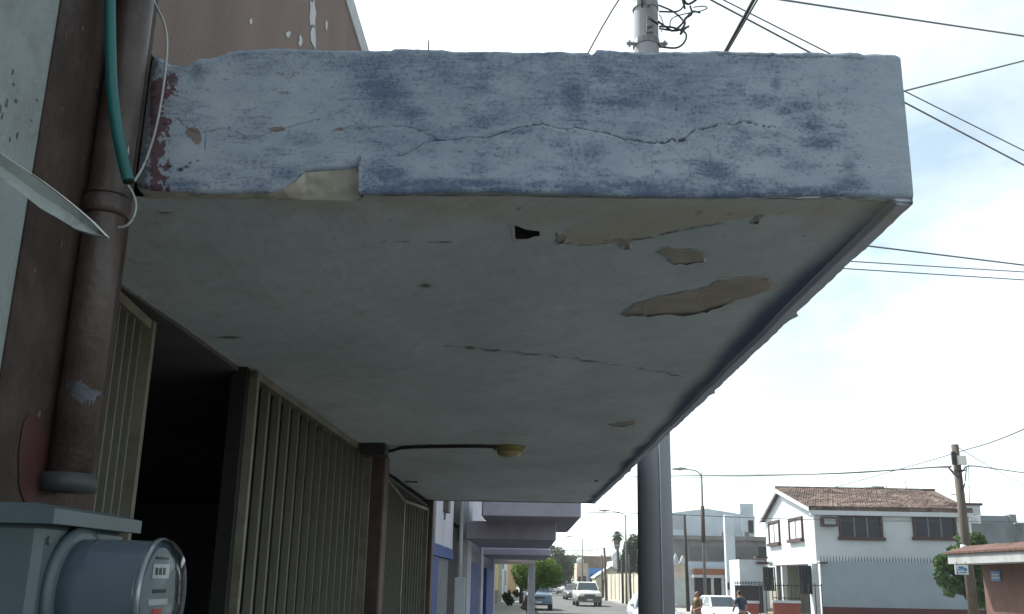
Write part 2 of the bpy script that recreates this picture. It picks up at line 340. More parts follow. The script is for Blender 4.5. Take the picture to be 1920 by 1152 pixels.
rag = (vnoise(xs*17, xs*0, 3)-.5)*.006+(vnoise(xs*80, xs*0+5, 4)-.5)*.0022; top = top+rag; bot = bot+rag[::-1]*.6
X = np.repeat(xs[None, :], NZ, 0); T = np.linspace(0, 1, NZ)[:, None]; Z = bot[None, :]+(top-bot)[None, :]*T; Yg = np.full_like(X, Y0)
U, V = pix(np.stack([X, Yg, Z], -1))
main = [(676,303),(715,299),(740,296),(757,295),(778,283),(800,269),(850,266),(880,260),(920,260),(950,250),(980,240),(1025,236),(1045,242),(1062,246),(1075,241),(1105,247),(1130,250),(1170,262),(1220,268),(1245,270),(1260,262),(1272,266),(1282,262),(1300,245),(1340,235),(1380,232),(1395,226),(1420,234),(1462,238)]
thin = [[(330,222),(350,240),(365,250),(395,247),(413,240),(450,252),(482,257),(520,245),(570,230),(600,224)],
        [(620,246),(660,238),(700,240),(757,235),(790,247),(812,257),(822,266)],
        [(1063,246),(1066,272),(1074,318),(1078,366)], [(1250,272),(1290,309),(1298,366)],
        [(1346,96),(1346,102),(1480,107),(1560,106),(1622,111)], [(1106,100),(1103,150),(1102,190)],
        [(384,255),(383,285)], [(1462,250),(1480,262),(1500,266)]]
wob = (vnoise(U/9, V/9, 8)-.5)*5+(vnoise(U/3.2, V/3.2, 9)-.5)*2.2
dm = seg_dist(U, V+wob, main); mainy = np.interp(U, [p[0] for p in main], [p[1] for p in main])
crw = np.interp(U, [676, 740, 850, 1000, 1150, 1280, 1462], [1.2, 1.6, 2.4, 2.6, 1.3, .9, .4])
crack = np.clip(1.25-dm/crw, 0, 1)
fade = np.clip((1270-U)/260, 0, 1)*np.clip((U-673)/1.5, 0, 1)
below = np.clip((V-mainy)/3, 0, 1)*fade
bulge = below*(.018+.010*np.clip((V-300)/70, 0, 1))
Yg -= bulge
Yg -= .010*np.clip((U-500)/300, 0, 1)*0
Yg += crack*.012
for k, t in enumerate(thin):
    dd = seg_dist(U, V+wob*.8, t); c_ = np.clip(1.2-dd/(1.0 if k not in (4,) else 1.2), 0, 1)*(.7 if k not in (2, 3, 5, 7) else .32); crack = np.maximum(crack, c_*.8); Yg += c_*.0045
Yg += (vnoise(X*5, Z*5, 12)-.5)*.004+(vnoise(X*30, Z*60, 13)-.5)*.0008
edge = np.clip(1-np.minimum(T, 1-T)*NZ/3.0, 0, 1); Yg += edge*.006                       # worn arrises
# chips
paint = np.zeros(X.shape+(4,))
def blob(ch, u, v, ru, rv, s, ang=0):
    ca, sa = math.cos(R(ang)), math.sin(R(ang)); du, dv = (U-u), (V-v); a = (du*ca+dv*sa)/ru; b = (-du*sa+dv*ca)/rv
    paint[..., ch] = np.maximum(paint[..., ch], s*np.exp(-(a*a+b*b)*.9)) if ch == 0 else np.clip(paint[..., ch]+s*np.exp(-(a*a+b*b)), 0, 1)
paint[..., 0] = .25+.22*np.clip((U-560)/200, 0, 1)*np.clip((1560-U)/300, 0, 1)*np.clip((330-V)/150, .25, 1)
paint[..., 0] += .55*np.clip((V-338)/22, 0, 1)*np.clip((U-660)/20, 0, 1)*np.clip((1650-U)/20, 0, 1)*(.35+.9*vnoise(U/45, V/30, 60))+.35*(vnoise(U/60, V/32, 61)-.45)+.22*(vnoise(U/22, V/14, 62)-.5)
for b_ in [(715,170,75,55,.95,35),(690,120,110,26,.75),(770,215,45,22,.85),(860,140,160,45,.5),(960,110,150,22,.5),(1072,180,36,46,.95),(1100,150,24,26,.6),(1130,135,38,28,.8),(1165,192,70,14,.95),(1140,120,60,14,.7),
           (1245,128,120,30,.6),(1300,145,160,18,.6),(1215,180,60,16,.75),(1455,158,12,22,.75),(1425,190,46,18,.8),(1495,200,50,16,.75),(1520,235,34,26,.85),(1540,268,48,18,.9),(1470,205,30,14,.7),(1560,255,70,12,.55),
           (725,335,55,32,.95,12),(800,352,120,14,.95),(900,352,110,11,.95),(1010,355,110,12,.85),(1180,350,90,17,.98),(1260,360,90,9,.9),(1345,322,52,24,.95,20),(1390,345,70,16,.85),(1500,358,110,11,.95),(1600,345,42,20,.85),(1595,310,16,24,.6),
           (1112,290,32,34,.72),(1130,330,40,20,.6),(960,252,60,12,.75),(1050,270,30,25,.55),(870,290,90,20,.35),(1440,285,60,16,.6),(1500,310,40,18,.6),(340,345,60,14,.75),(540,325,40,20,.8),(470,300,90,30,.42),(560,262,60,22,.5),(520,285,40,16,.5),(610,110,40,16,.6),(655,215,60,22,.42,30),(1330,225,120,26,.3),(760,250,60,14,.4)]:
    blob(0, *b_)
paint[..., 0] *= 1-.75*np.clip((U-1585)/70, 0, 1)*np.clip((360-V)/25, .25, 1)
leftm = np.clip((326-U+(V-200)*-.06)/26+(vnoise(U/9, V/9, 21)-.5)*1.3+(vnoise(U/4, V/4, 23)-.5)*.9, 0, 1)
paint[..., 1] = leftm*np.clip((U-274)/14, 0, 1)*np.clip((V-135)/30, 0, 1)*1.0
for b_ in [(322,150,16,16,.7),(345,172,22,8,.4)]: blob(1, *b_)
for b_ in [(360,248,14,11,1.1),(370,262,9,10,1.1),(520,243,20,6,.9),(640,243,22,6,.6),(540,140,40,25,.45),(535,175,22,6,.5),(560,200,14,6,.35),(640,115,30,8,.35),(1610,180,22,30,.25),(1570,190,20,30,.22)]: blob(2, *b_)
paint[..., 3] = 0; cem = .38*np.clip(1.3-np.hypot((U-368)/15, (V-138)/22)+(vnoise(U/6, V/6, 70)-.5)*.9, 0, 1)
darkl = np.clip((292-U-(V-230)*.10)/12+(vnoise(U/7, V/7, 22)-.5)*1.2, 0, 1)*np.clip((V-70)/20, 0, 1)
crk = np.clip(crack, 0, 1)
for (u, v, ru, rv) in ((350,313,5,3),(338,318,6,4),(356,306,3,2),(308,233,4,3),(371,302,3,2),(318,312,6,3),(1268,206,2.5,2),(430,240,2,2),(1280,263,8,4)):
    crk = np.maximum(crk, np.clip(1.4-np.hypot((U-u)/ru, (V-v)/rv)+(vnoise(U/2, V/2, 5)-.5)*.6, 0, 1))
paint[..., 3] = np.maximum(np.maximum(crk*.93, darkl*.75), cem)
paint[..., 3] = np.maximum(paint[..., 3], .55*np.clip((.012-T)/.012, 0, 1))
paint[..., 3] = np.maximum(paint[..., 3], .30*np.clip(1-(V-np.interp(U,[p[0] for p in top_px],[p[1] for p in top_px]))/9, 0, 1)*(U > 1200)*vnoise(U/14, V/5, 30))
G = np.stack([X, Yg, Z], -1)
fas = grid_obj('fascia', G, fascia_m, paint, can, (0, Y0, ZS0))
# broken underside between fascia and soffit
def yfront(x): return Y0+.016+.044*np.clip((-.425-x)/.004, 0, 1)+.006*(vnoise(x*40, x*0, 66)-.5)
yfr = yfront(xs); tB = np.linspace(0, 1, 9)[:, None]; nB_ = (vnoise(xs[None, :]*30+tB*0, tB*5+xs[None, :]*9, 65)-.5)*np.sin(tB*math.pi)
BE = np.stack([np.repeat(xs[None, :], 9, 0), Yg[0][None, :]*(1-tB)+(yfr+.008)[None, :]*tB+.012*nB_, bot[None, :]*(1-tB)+(ZS0+SLOPE*(yfr-2.25)+.0008-.012*np.clip((xs-.893)/.008, 0, 1))[None, :]*tB+.010*nB_], -1)
pB = np.zeros((9, NX, 4)); pB[..., 2] = .9*np.clip((-.41-xs)/.01, 0, 1)[None, :]+.3; pB[..., 3] = .45*(np.clip((xs+.425)/.004, 0, 1)*np.clip((.85-xs)/.05, 0, 1))[None, :]; pB[..., 1] = np.clip((xs-.86)/.03, 0, 1)[None, :]
grid_obj('broken_edge', BE, soffit_m, pB, can, (0, Y0, ZS0))
# top edge return so that the fascia has thickness
MB().sheet([[(xs[i], Yg[-1, i], top[i]) for i in range(0, NX, 2)], [(xs[i], Y0+.07, top[i]-.004+random.uniform(-.003, .003)) for i in range(0, NX, 2)], [(xs[i], Y0+.09, ZTOP-.06) for i in range(0, NX, 2)]]).build('top_edge', core_m, can)
# soffit sheet
def zloc(x, y): x = np.atleast_1d(float(x)); y = np.atleast_1d(float(y)); return float((ZS0+SLOPE*(y-2.25)+(vnoise(x*3, y*3, 40)-.5)*.010+(vnoise(x*14, y*14, 41)-.5)*.003)[0])
NY, NXs = 330, 250
ysf = Y0+.055+(Y1-Y0-.055)*((np.exp(np.linspace(0, 1, NY)*1.9)-1)/(math.exp(1.9)-1)); xsf = np.concatenate([np.linspace(GX-.02, .70, NXs-70), np.linspace(.705, XE, 70)])
X, Y = np.meshgrid(xsf, ysf); Y = Y+(yfront(X)-ysf[0])*np.exp(-((Y-ysf[0])/.08)**2); Zs = ZS0+SLOPE*(Y-2.25)+(vnoise(X*3, Y*3, 40)-.5)*.010+(vnoise(X*14, Y*14, 41)-.5)*.003
lip = np.clip((X-.893)/.008, 0, 1); Zs -= lip*.012
chipn = (vnoise(Y*5, Y*0, 42)-.5)*.008+(vnoise(Y*28, Y*0, 43)-.5)*.005
out_edge = np.clip((X-.92)/(XE-.92), 0, 1); X2 = X+out_edge*chipn
for (u, v) in ((1486, 588), (1333, 735), (1252, 812), (1180, 880)):
    yc = PX(u, v, XE).y; X2 = X2+out_edge*np.exp(-((Y-yc)/(.03*yc/3))**2)*.018
G = np.stack([X2, Y, Zs], -1); U, V = pix(G)
paint = np.zeros(X.shape+(4,))
paint[..., 0] = np.clip((X-.74-.05*vnoise(Y*2, Y*0, 44))/.11, 0, 1)*np.clip((.893-X)/.008, 0, 1)*.95
paint[..., 1] = np.clip((X-.891)/.006, 0, 1)
frontb = np.clip((2.62-Y+.5*(vnoise(X*2.2, Y*2.2, 45)-.5))/.35, 0, 1)
paint[..., 2] = np.maximum(frontb*.62, .45*np.clip((-.55-X)/.5, 0, 1)*np.clip((4-Y)/2, 0, 1))
tanp = [(1040,458),(1090,462),(1180,455),(1230,440),(1330,420),(1420,405),(1430,392),(1280,385),(1160,385),(1060,430)]
paint[..., 2] = np.maximum(paint[..., 2], in_poly(U, V, tanp)*.85)
cr2 = [[(835,648),(880,653),(930,657),(975,662),(1030,667),(1118,679)], [(1118,679),(1190,688),(1250,700),(1285,709)], [(1090,460),(1180,452),(1225,444),(1270,433),(1330,422),(1400,414)], [(1040,455),(1090,460)], [(405,632),(447,634)], [(590,448),(700,452),(850,455)]]
cw = [2.0, 1.0, 1.8, 1.0, 1.6, .8]
for c_, wd in zip(cr2, cw):
    wv = (vnoise(U/12, V/12, 47)-.5)*4; d_ = seg_dist(U, V+wv, c_); a = np.clip(1.3-d_/wd, 0, 1)*np.clip(vnoise(U/16, V/16, 48)*1.9-.25, .12, 1); paint[..., 3] = np.maximum(paint[..., 3], a*.9)
for (u, v, ru, rv) in ((798,536,10,3.5),(1310,400,3,2),(1372,402,3,2),(972,391,5,2),(1118,902,4,2),(1468,398,3,2),(310,400,14,1.5),(430,633,20,2.2),(1050,420,2,1.5)):
    paint[..., 3] = np.maximum(paint[..., 3], np.clip(1.5-np.hypot((U-u)/ru, (V-v)/rv), 0, 1)*.9)
hole = [(958,420),(968,421),(985,428),(1012,432),(1012,441),(1000,442),(990,447),(968,447),(964,438),(966,430)]
hcx, hcy = 985, 435; drop = in_poly(U, V, [(hcx+(a-hcx)*1.12, hcy+(b-hcy)*1.12) for a, b in hole])
grid_obj('soffit', G, soffit_m, paint, can, (0, Y0, ZS0), drop=drop, flip=True)
hc = [PZ(u, v, zs(2.6)+.003) for u, v in hole]; cav = mat('cavity_mortar', (.10, .085, .07), .95, .3, 30, .5)
ctr = sum(hc, Vector())/len(hc); n_ = len(hc)
rimg = [[Vector((p.x, p.y, zloc(p.x, p.y)-.0012)) for p in [ctr+(q-ctr)*k for q in hc]+[ctr+(hc[0]-ctr)*k]] for k in (1.0, 1.35, 1.6)]
for p in rimg[2]: p.z += .003
for p in rimg[0]: p.z += .001
rx_ = np.array([[tuple(p) for p in r_] for r_ in rimg]); grid_obj('hole_rim', rx_, soffit_m, np.tile(np.array([0, 0, .5, 0.]), (3, n_+1, 1)), can, (0, Y0, ZS0), flip=True)
mb = MB(); big_ = [ctr+(p-ctr)*1.35 for p in hc]; n_ = len(hc)
mb.add([*big_, *[p+Vector((0, 0, .05)) for p in big_]], [tuple(range(n_, 2*n_))]+[(i, (i+1) % n_, n_+(i+1) % n_, n_+i) for i in range(n_)]); mb.build('spalled_hole', cav, can)
MB().box((GX-.02, Y0+.10, zs(Y1)+.075), (XE-.03, Y1-.01, ZTOP-.045)).build('slab_core', core_m, can)
MB().sheet([[(XE+chipn[i, -1], yy, Zs[i, -1]), (XE-.002, yy, Zs[i, -1]+.03), (XE+.002, yy, ZTOP-.03), (XE-.025, yy, ZTOP), (XE-.2, yy, ZTOP)] for i, yy in [(0, Y0+.004)]+[(i, Y[i, -1]) for i in range(2, NY, 2)]]).build('street_edge', mat('edge_paint', (.47, .49, .55), .85, .12, 6, .4, dirt=(.15, .18, .27), dirt_amt=.7, dirt_scale=4), can)
MB().box((GX, Y1-.02, zs(Y1)-.012), (XE-.004, Y1+.02, ZTOP-.04)).build('end_fascia', core_m, can)
MB().box((WX+.003, Y0+.095, ZTOP-.044), (XE-.2, Y1, ZTOP-.01)).build('top_screed', core_m, can)
# peeled patches: bare plaster with a curled rim of paint film
undercoat = mat('undercoat_plaster', (.52, .49, .43), .9, .15, 14, .4)
film = mat('paint_film', (.50, .545, .54), .8, .12, 12, .2)
patches = [[(1170,592),(1178,580),(1192,568),(1215,562),(1240,556),(1280,547),(1308,544),(1330,540),(1345,525),(1375,524),(1420,524),(1440,524),(1447,533),(1444,543),(1412,556),(1380,566),(1340,580),(1318,586),(1293,591),(1250,590),(1215,591),(1190,590)],
           [(1232,478),(1252,469),(1270,467),(1312,472),(1320,481),(1321,492),(1300,495),(1265,495),(1250,486)],
           [(1042,440),(1050,444),(1066,447),(1064,453),(1052,459),(1045,453)], [(1128,455),(1160,452),(1181,452),(1181,468),(1168,468),(1163,457)],
           [(1410,416),(1420,406),(1432,404),(1430,410),(1418,418)], [(1142,797),(1160,792),(1190,790),(1188,797),(1165,800)], [(600,440),(590,432),(612,428),(630,433),(622,441)]]
for k, pl in enumerate(patches):
    v0 = PZ(pl[0][0], pl[0][1], ZS0+.01); zz = zs(v0.y)-.004; dense = []
    for i in range(len(pl)):
        a, b_ = pl[i], pl[(i+1) % len(pl)]
        for t in (0, .33, .66): dense.append((a[0]+(b_[0]-a[0])*t+random.uniform(-1, 1)*2.2, a[1]+(b_[1]-a[1])*t+random.uniform(-1, 1)*1.6))
    if k == 6: continue
    poly = [PZ(u, v, zz) for u, v in dense]; poly = [Vector((p.x, p.y, zloc(p.x, p.y)-.0022)) for p in poly]
    c0 = sum(poly, Vector())/len(poly); c0.z = zloc(c0.x, c0.y)-.0022; n_ = len(poly)
    mb = MB().add([c0]+poly, [(0, (i+1) % n_+1, i+1) for i in range(n_)]); mb.build('bare_patch', bare, can)
    und = []
    for i, p in enumerate(poly):
        q = 1.03+.10*random.random()*(1 if random.random() > .35 else 0)+.05*math.sin(i*.7+k); e = c0+(p-c0)*q; und.append(Vector((e.x, e.y, zloc(e.x, e.y)-.0012)))
    MB().add([c0+Vector((0, 0, .001))]+und, [(0, (i+1) % n_+1, i+1) for i in range(n_)]).build('undercoat', undercoat, can)
    # rim: film edge hanging, strongest on the far side
    inner_, outer_ = [], []
    for i, p in enumerate(poly):
        d = (p-c0); d.z = 0; d.normalize(); far = max(0, d.y); hang = .0005+.007*far*random.uniform(.3, 1.3)*(1.2 if k == 0 else .6)
        inner_.append(p+Vector((0, 0, -hang))-d*.004); outer_.append(p+d*(.003+.02*far)+Vector((0, 0, .004)))
    rim = MB(); rim.add(inner_+outer_, [(i, (i+1) % n_, n_+(i+1) % n_, n_+i) for i in range(n_)]); rim.build('paint_rim', film, can)
# hanging flakes
for (u, v, s) in ((1205, 594, .035), (1275, 590, .03), (1175, 464, .025), (1055, 452, .02), (1360, 516, .03), (770, 913, .10)):
    p = PZ(u, v, ZS0+.01); p.z = zs(p.y)-.004; mb = MB()
    mb.sheet([[p+Vector((i*s*.7, .3*j*s, -j*j*s*.12-abs(i)*.2*j*s*.2)) for i in (-1, -.3, .4, 1)] for j in (0, .5, 1)]); mb.build('peeling_flake', film if s < .09 else cav, can)

# ------------------------------------------------------------------ ceiling lamp and conduit
dark_metal = mat('dark_metal', (.045, .045, .045), .5, .2, 8, .1, metal=.3)
lp = PZ(955, 843, zs(7.2)-.02); lz = zs(lp.y)
lamp = thing('ceiling_lamp', 'small round yellowed ceiling lamp fixed under the concrete canopy', 'lamp', (lp.x, lp.y, lz-.08))
yel = mat('yellowed_plastic', (.26, .225, .08), .4, .2, 9, .05, dirt=(.08, .06, .03), dirt_amt=.6, dirt_scale=9); ylens = mat('amber_lens', (.36, .31, .13), .25, .2, 14, .05)
def lathe(mb, c, prof, n=24, axis='z', cap=True):
    rings = []
    for r_, h in prof:
        rings.append([(c[0]+r_*math.cos(2*math.pi*j/n), c[1]+r_*math.sin(2*math.pi*j/n), c[2]+h) if axis == 'z' else (c[0]+h, c[1]+r_*math.cos(2*math.pi*j/n), c[2]+r_*math.sin(2*math.pi*j/n)) for j in range(n)])
    return mb.loft(rings, cap)
lathe(MB(), (lp.x, lp.y, lz), [(.125, .005), (.125, -.022), (.105, -.034)]).build('lamp_base', yel, lamp, True)
lathe(MB(), (lp.x, lp.y, lz), [(.095, -.0345), (.09, -.06), (.06, -.078), (.02, -.084)]).build('lamp_lens', ylens, lamp, True)
cdt = MB().tube(spline([PZ(934, 838, lz-.012), PZ(880, 837, lz-.012), PZ(765, 839, lz-.014), PZ(735, 845, lz-.02), PZ(712, 848, lz-.03)], 5), .0135, 8).build('conduit', dark_metal, None, True)
tag(cdt, 'dark electrical conduit running along the soffit to the ceiling lamp', 'conduit')
jb = MB().bbox((PZ(700, 842, lz-.05).x-.10, 7.35, lz-.09), (PZ(700, 842, lz-.05).x+.09, 7.55, lz-.002), .01).build('junction_box', dark_metal); tag(jb, 'dark junction box where the lamp conduit meets the gate post', 'junction box')

# ------------------------------------------------------------------ gates: C-channel slats, each its own piece
slat_m = mat('gate_beige_paint', (.165, .16, .130), .6, .16, 3, .1, dirt=(.08, .068, .05), dirt_amt=.7, dirt_scale=3); stile_m = mat('gate_stile_paint', (.20, .19, .15), .55, .16, 5, .1, dirt=(.09, .065, .045), dirt_amt=.8, dirt_scale=6)
back_m = mat('gate_backing', (.10, .095, .075), .7, .15, 4, .1)
def gate(label, a, b, ztop_a, ztop_b, pitch, group=None, web=.165, end_stile=True):
    a, b = Vector((a[0], a[1], .2)), Vector((b[0], b[1], .2)); d = (b-a); ln_ = d.length; d.normalize(); rz = math.atan2(d.y, d.x)-math.pi/2
    g = thing('gate_leaf', label, 'gate', a, group); n = Vector((d.y, -d.x, 0))
    hz = min(ztop_a, ztop_b)-.03-.2
    me = mesh_of(MB().add([(0,0,0),(0,web,0),(-.004,web,0),(-.004,0,0),(0,0,hz),(0,web,hz),(-.004,web,hz),(-.004,0,hz)], [(0,1,5,4),(2,3,7,6),(1,2,6,5),(3,0,4,7),(4,5,6,7)])
                 .box((.0002, 0, 0), (.030, .005, hz)).box((.0301, -.0, 0), (.034, .016, hz)), 'slat', slat_m)
    k = 0; s = .06
    while s+pitch < ln_: inst('slat', me, a+d*s, g, rz); s += pitch; k += 1
    def rail(z0, z1, zt0, zt1, nm):
        p0, p1 = a-n*.03, b-n*.03
        MB().hexa([p0+Vector((0,0,z0-.2)), p1+Vector((0,0,z1-.2)), p1+n*.075+Vector((0,0,z1-.2)), p0+n*.075+Vector((0,0,z0-.2))],
                  [p0+Vector((0,0,zt0-.2)), p1+Vector((0,0,zt1-.2)), p1+n*.075+Vector((0,0,zt1-.2)), p0+n*.075+Vector((0,0,zt0-.2))]).build(nm, stile_m, g)
    rail(ztop_a-.035, ztop_b-.035, ztop_a, ztop_b, 'top_rail'); rail(.19, .19, .24, .24, 'bottom_rail')
    for q, nm in ((a, 'hinge_stile'), (b-d*.04, 'lock_stile')):
        p0 = q-n*.032; zt = ztop_a-.002
        MB().hexa([p0, p0+d*.04, p0+d*.04+n*.085, p0+n*.085], [x+Vector((0, 0, zt-.2)) for x in (p0, p0+d*.04, p0+d*.04+n*.085, p0+n*.085)]).build(nm, stile_m, g)
    p0, p1 = a-n*.045+d*.04, b-n*.045-d*.04; mid = [p0, p1, p1-n*.004, p0-n*.004]
    MB().hexa(mid, [x+Vector((0, 0, hz)) for x in mid]).build('backing_sheet', back_m, g)
    return g
zt = zs(6)-.05
gate('half open beige slatted gate leaf behind the brown downpipe', (-1.33, 2.32), (-1.45, 3.52), zs(2.3)-.02, zs(2.3)-.02, .085, web=.06)
g2 = gate('long beige slatted gate leaf between dark opening and brown post', (-1.345, 4.56), (-1.325, 8.02), zs(4.5)-.005, zs(8)-.012, .222)
# dark frame bar at its free edge and two latch dents
MB().box((-1.40, 4.50, .2), (-1.33, 4.558, zs(4.5)+.0)).build('edge_bar', mat('black_iron', (.02, .019, .018), .6, .2, 6, .1), g2)
gate('beige slatted gate leaf leaning inward beyond the brown post', (-1.36, 8.62), (-1.54, 12.1), zs(8.6)-.03, zs(12)-.10, .19)
gate('beige slatted gate leaf beside the far end post of the canopy', (-1.55, 12.2), (-1.40, 13.66), zs(12)-.10, zs(13.6)-.12, .16)
brown_dk = mat('brown_post_paint', (.075, .048, .042), .6, .2, 6, .15, dirt=(.14, .08, .06), dirt_amt=.5, dirt_scale=6)
def gpost(label, x0, x1, y0, y1):
    g = thing('gate_post', label, 'post', ((x0+x1)/2, y0, .14)); MB().bbox((x0, y0, .14), (x1, y1, zs(y0)-.004), .012).build('shaft', brown_dk, g, False)
    MB().box((x0-.03, y0-.02, .142), (x1+.03, y1+.02, .22)).build('base', brown_dk, g); return g
gpost('square brown gate post holding up the conduit end', -1.38, -1.17, 8.08, 8.34)
gpost('square dark brown gate post at far end of canopy', -1.46, -1.29, 13.70, 13.98)

# ------------------------------------------------------------------ downpipe, hose, cables, blade, meter
pipe = thing('service_pipe', 'thick brown painted service pipe running up the brown wall', 'pipe', (-.935, 2.0, 1.95))
pm = mat('brown_pipe_paint', (.050, .033, .028), .45, .28, 5, .25, dirt=(.11, .085, .075), dirt_amt=.7, dirt_scale=9, spec=.5)
MB().tube([(-.935, 2.0, 2.135), (-.935, 2.0, 2.6), (-.936, 2.0, 4.6)], .043, 20).build('shaft', pm, pipe, True)
cz = PY(200, 378, 1.96).z
MB().tube([(-.935, 2.0, cz-.022), (-.935, 2.0, cz-.018), (-.935, 2.0, cz+.018), (-.935, 2.0, cz+.022)], [.046, .051, .051, .046], 20).tube([(-.935, 2.0, cz+.024), (-.935, 2.0, cz+.034)], .048, 20).box((-.985, 1.975, cz-.02), (-.95, 2.025, cz+.02)).build('clamp', pm, pipe, True)
grey_hub = mat('hub_grey', (.048, .052, .056), .5, .1, 6, .1)
MB().tube([(-.935, 2.0, 2.10), (-.935, 2.0, 2.136)], .056, 20).build('hub', grey_hub, pipe, True)
# scuffed pale patch on the pipe
sc_ = []
for q in (0, .25, .75, 1):
    row = []
    for k in range(40):
        a0 = R(-105+k*2.7); zt_ = 722-6*math.sin(k*.16)+random.uniform(-5, 5); zb_ = 742+14*math.sin(k*.12-1)+random.uniform(-7, 7); row.append((-.935+.0433*math.cos(a0), 2.0+.0433*math.sin(a0), PY(150, zt_+(zb_-zt_)*q, 1.965).z))
    sc_.append(row)
MB().sheet(sc_).build('paint_scuff', mat('scuff_blue', (.07, .078, .095), .7, .5, 40, .2, dirt=(.05, .034, .03), dirt_amt=.95, dirt_scale=30), pipe, True)
hose_m = mat('green_hose', (.012, .105, .10), .35, .1, 9, .05, spec=.5)
hose = thing('garden_hose', 'green rubber hose hanging down over the brown pipe', 'hose', PY(243, 343, 1.9))
hp = spline([PY(204, -160, 1.9), PY(206, 0, 1.9), PY(207, 90, 1.9), PY(210, 165, 1.9), PY(219, 240, 1.9), PY(232, 305, 1.9), PY(241, 340, 1.9)], 6)
MB().tube(hp, .0125, 12, cap=False).build('tube', hose_m, hose, True)
MB().tube([hp[-1], hp[-1]+(hp[-1]-hp[-2]).normalized()*.004], [.0122, .009], 12).build('cut_end', mat('hose_inside', (.01, .015, .01), .8), hose)
cab_w = mat('white_cable', (.36, .37, .36), .5, .1, 10, .05)
def cable(label, pts, r, m=cab_w, cat='cable', name='cable', n=6): return tag(MB().tube(spline(pts, n), r, 6).build(name, m, None, True), label, cat)
cable('white cable running tight along the brown pipe', [PY(284, -60, 2.0), PY(276, 0, 2.0), PY(264, 80, 1.99), PY(250, 165, 1.99), (PY(241, 250, 1.985)), PY(239, 290, 1.985)], .0035)
cable('thin white cable bowing out between pipe and canopy', [PY(270, -60, 2.12), PY(288, 0, 2.12), PY(308, 45, 2.12), PY(313, 90, 2.12), PY(306, 165, 2.12), PY(291, 245, 2.12), PY(270, 308, 2.11), PY(252, 340, 2.05)], .0032)
cable('short white cable loop below the pipe clamp', [PY(238, 345, 1.97), PY(250, 365, 1.98), PY(255, 385, 1.98), PY(250, 408, 1.98), PY(238, 423, 1.98), PY(220, 428, 1.985)], .0028)
# torn sheet-metal blade
bl = thing('sheet_metal_bracket', 'torn white sheet metal bracket with rusty spots pointing out from the wall', 'bracket', PY(-120, 250, 1.55))
bm = mat('chipped_white_metal', (.38, .41, .40), .55, .1, 12, .2, dirt=(.11, .07, .035), dirt_amt=.9, dirt_scale=14)
ut = [(-126, 222), (-60, 258), (0, 290), (30, 308), (75, 338), (110, 365), (140, 388), (170, 416), (198, 443)]
lt = [(-126, 280), (-60, 305), (0, 334), (30, 355), (75, 390), (110, 410), (140, 428), (170, 439), (198, 444.5)]
rows = []
for j, (yy, tt) in enumerate(((1.545, 0), (1.545, .5), (1.545, 1))): rows.append([PY(ut[i][0], ut[i][1]+(lt[i][1]-ut[i][1])*tt+random.uniform(-1.5, 1.5), yy+(.012 if j == 1 else 0)) for i in range(len(ut))])
mb = MB(); back = [[p+Vector((0, .012, .0)) for p in r_] for r_ in rows[::-1]]; ring = rows+back
mb.loft([[ring[j][i] for j in range(6)] for i in range(len(ut))]); mb.build('blade', bm, bl)
MB().sheet([[p+Vector((0, -.002, .0015)) for p in rows[0]], [p+Vector((0, .018, .004)) for p in rows[0]]]).build('sunlit_edge', mat('pale_lit_edge', (.7, .7, .66), .4, .1, 20, .1, metal=.3), bl)  # pale strip puts the sunlit upper edge of the blade into colour
# electricity meter: sockets, seal, screws
steel_early = mat('screw_steel', (.14, .14, .145), .5, .2, 9, .1, metal=.5)
met = thing('electricity_meter', 'grey electricity meter box with round glass meter beside brown pipe', 'electricity meter', (-.88, 1.75, 1.55))
boxm = mat('meter_box_grey', (.085, .115, .130), .45, .1, 4, .08, dirt=(.075, .075, .06), dirt_amt=.45, dirt_scale=5, spec=.4)
bx0, bx1, by0, by1 = WX+.005, -.785, 1.61, 2.07
ztopb = PY(150, 955, by0).z
MB().bbox((bx0, by0, 1.45), (bx1, by1-.12, ztopb-.02), .012).build('box_body', boxm, met)
lid = MB(); ov = .012
lid.loft([[(bx0, by0-ov, ztopb-.024), (bx1+ov+.01, by0-ov, ztopb-.024), (bx1+ov+.01, by1-.10, ztopb-.024), (bx0, by1-.10, ztopb-.024)],
          [(bx0, by0-ov, ztopb), (bx1+ov+.01, by0-ov, ztopb), (bx1+ov+.01, by1-.10, ztopb), (bx0, by1-.10, ztopb)],
          [(bx0, by0+.01, ztopb+.010), (bx1-.02, by0+.01, ztopb+.010), (bx1-.02, by1-.14, ztopb+.010), (bx0, by1-.14, ztopb+.010)]]); lid.build('lid', boxm, met)
mc = (bx1, 1.745, PY(215, 1012, 1.745).z-.092)
glassd = mat('meter_drum_plastic', (.085, .11, .145), .18, .12, 5, .0, spec=.6, coat=.6)
lathe(MB(), mc, [(.112, .0), (.112, .012), (.099, .016)], 40, 'x').build('socket_ring', boxm, met, True)
lathe(MB(), mc, [(.092, .013), (.092, .05), (.091, .140), (.089, .150)], 40, 'x').build('drum', glassd, met, True)
face_m = mat('meter_face', (.14, .165, .18), .5, .1, 10, .02); ink = mat('black_print', (.03, .03, .03), .6); wht = mat('white_print', (.36, .38, .38), .5); redp = mat('red_print', (.35, .05, .05), .6)
MB().tube([(mc[0]+.1505, mc[1], mc[2]), (mc[0]+.152, mc[1], mc[2])], .080, 36).build('dial_plate', face_m, met)
fx = mc[0]+.1525
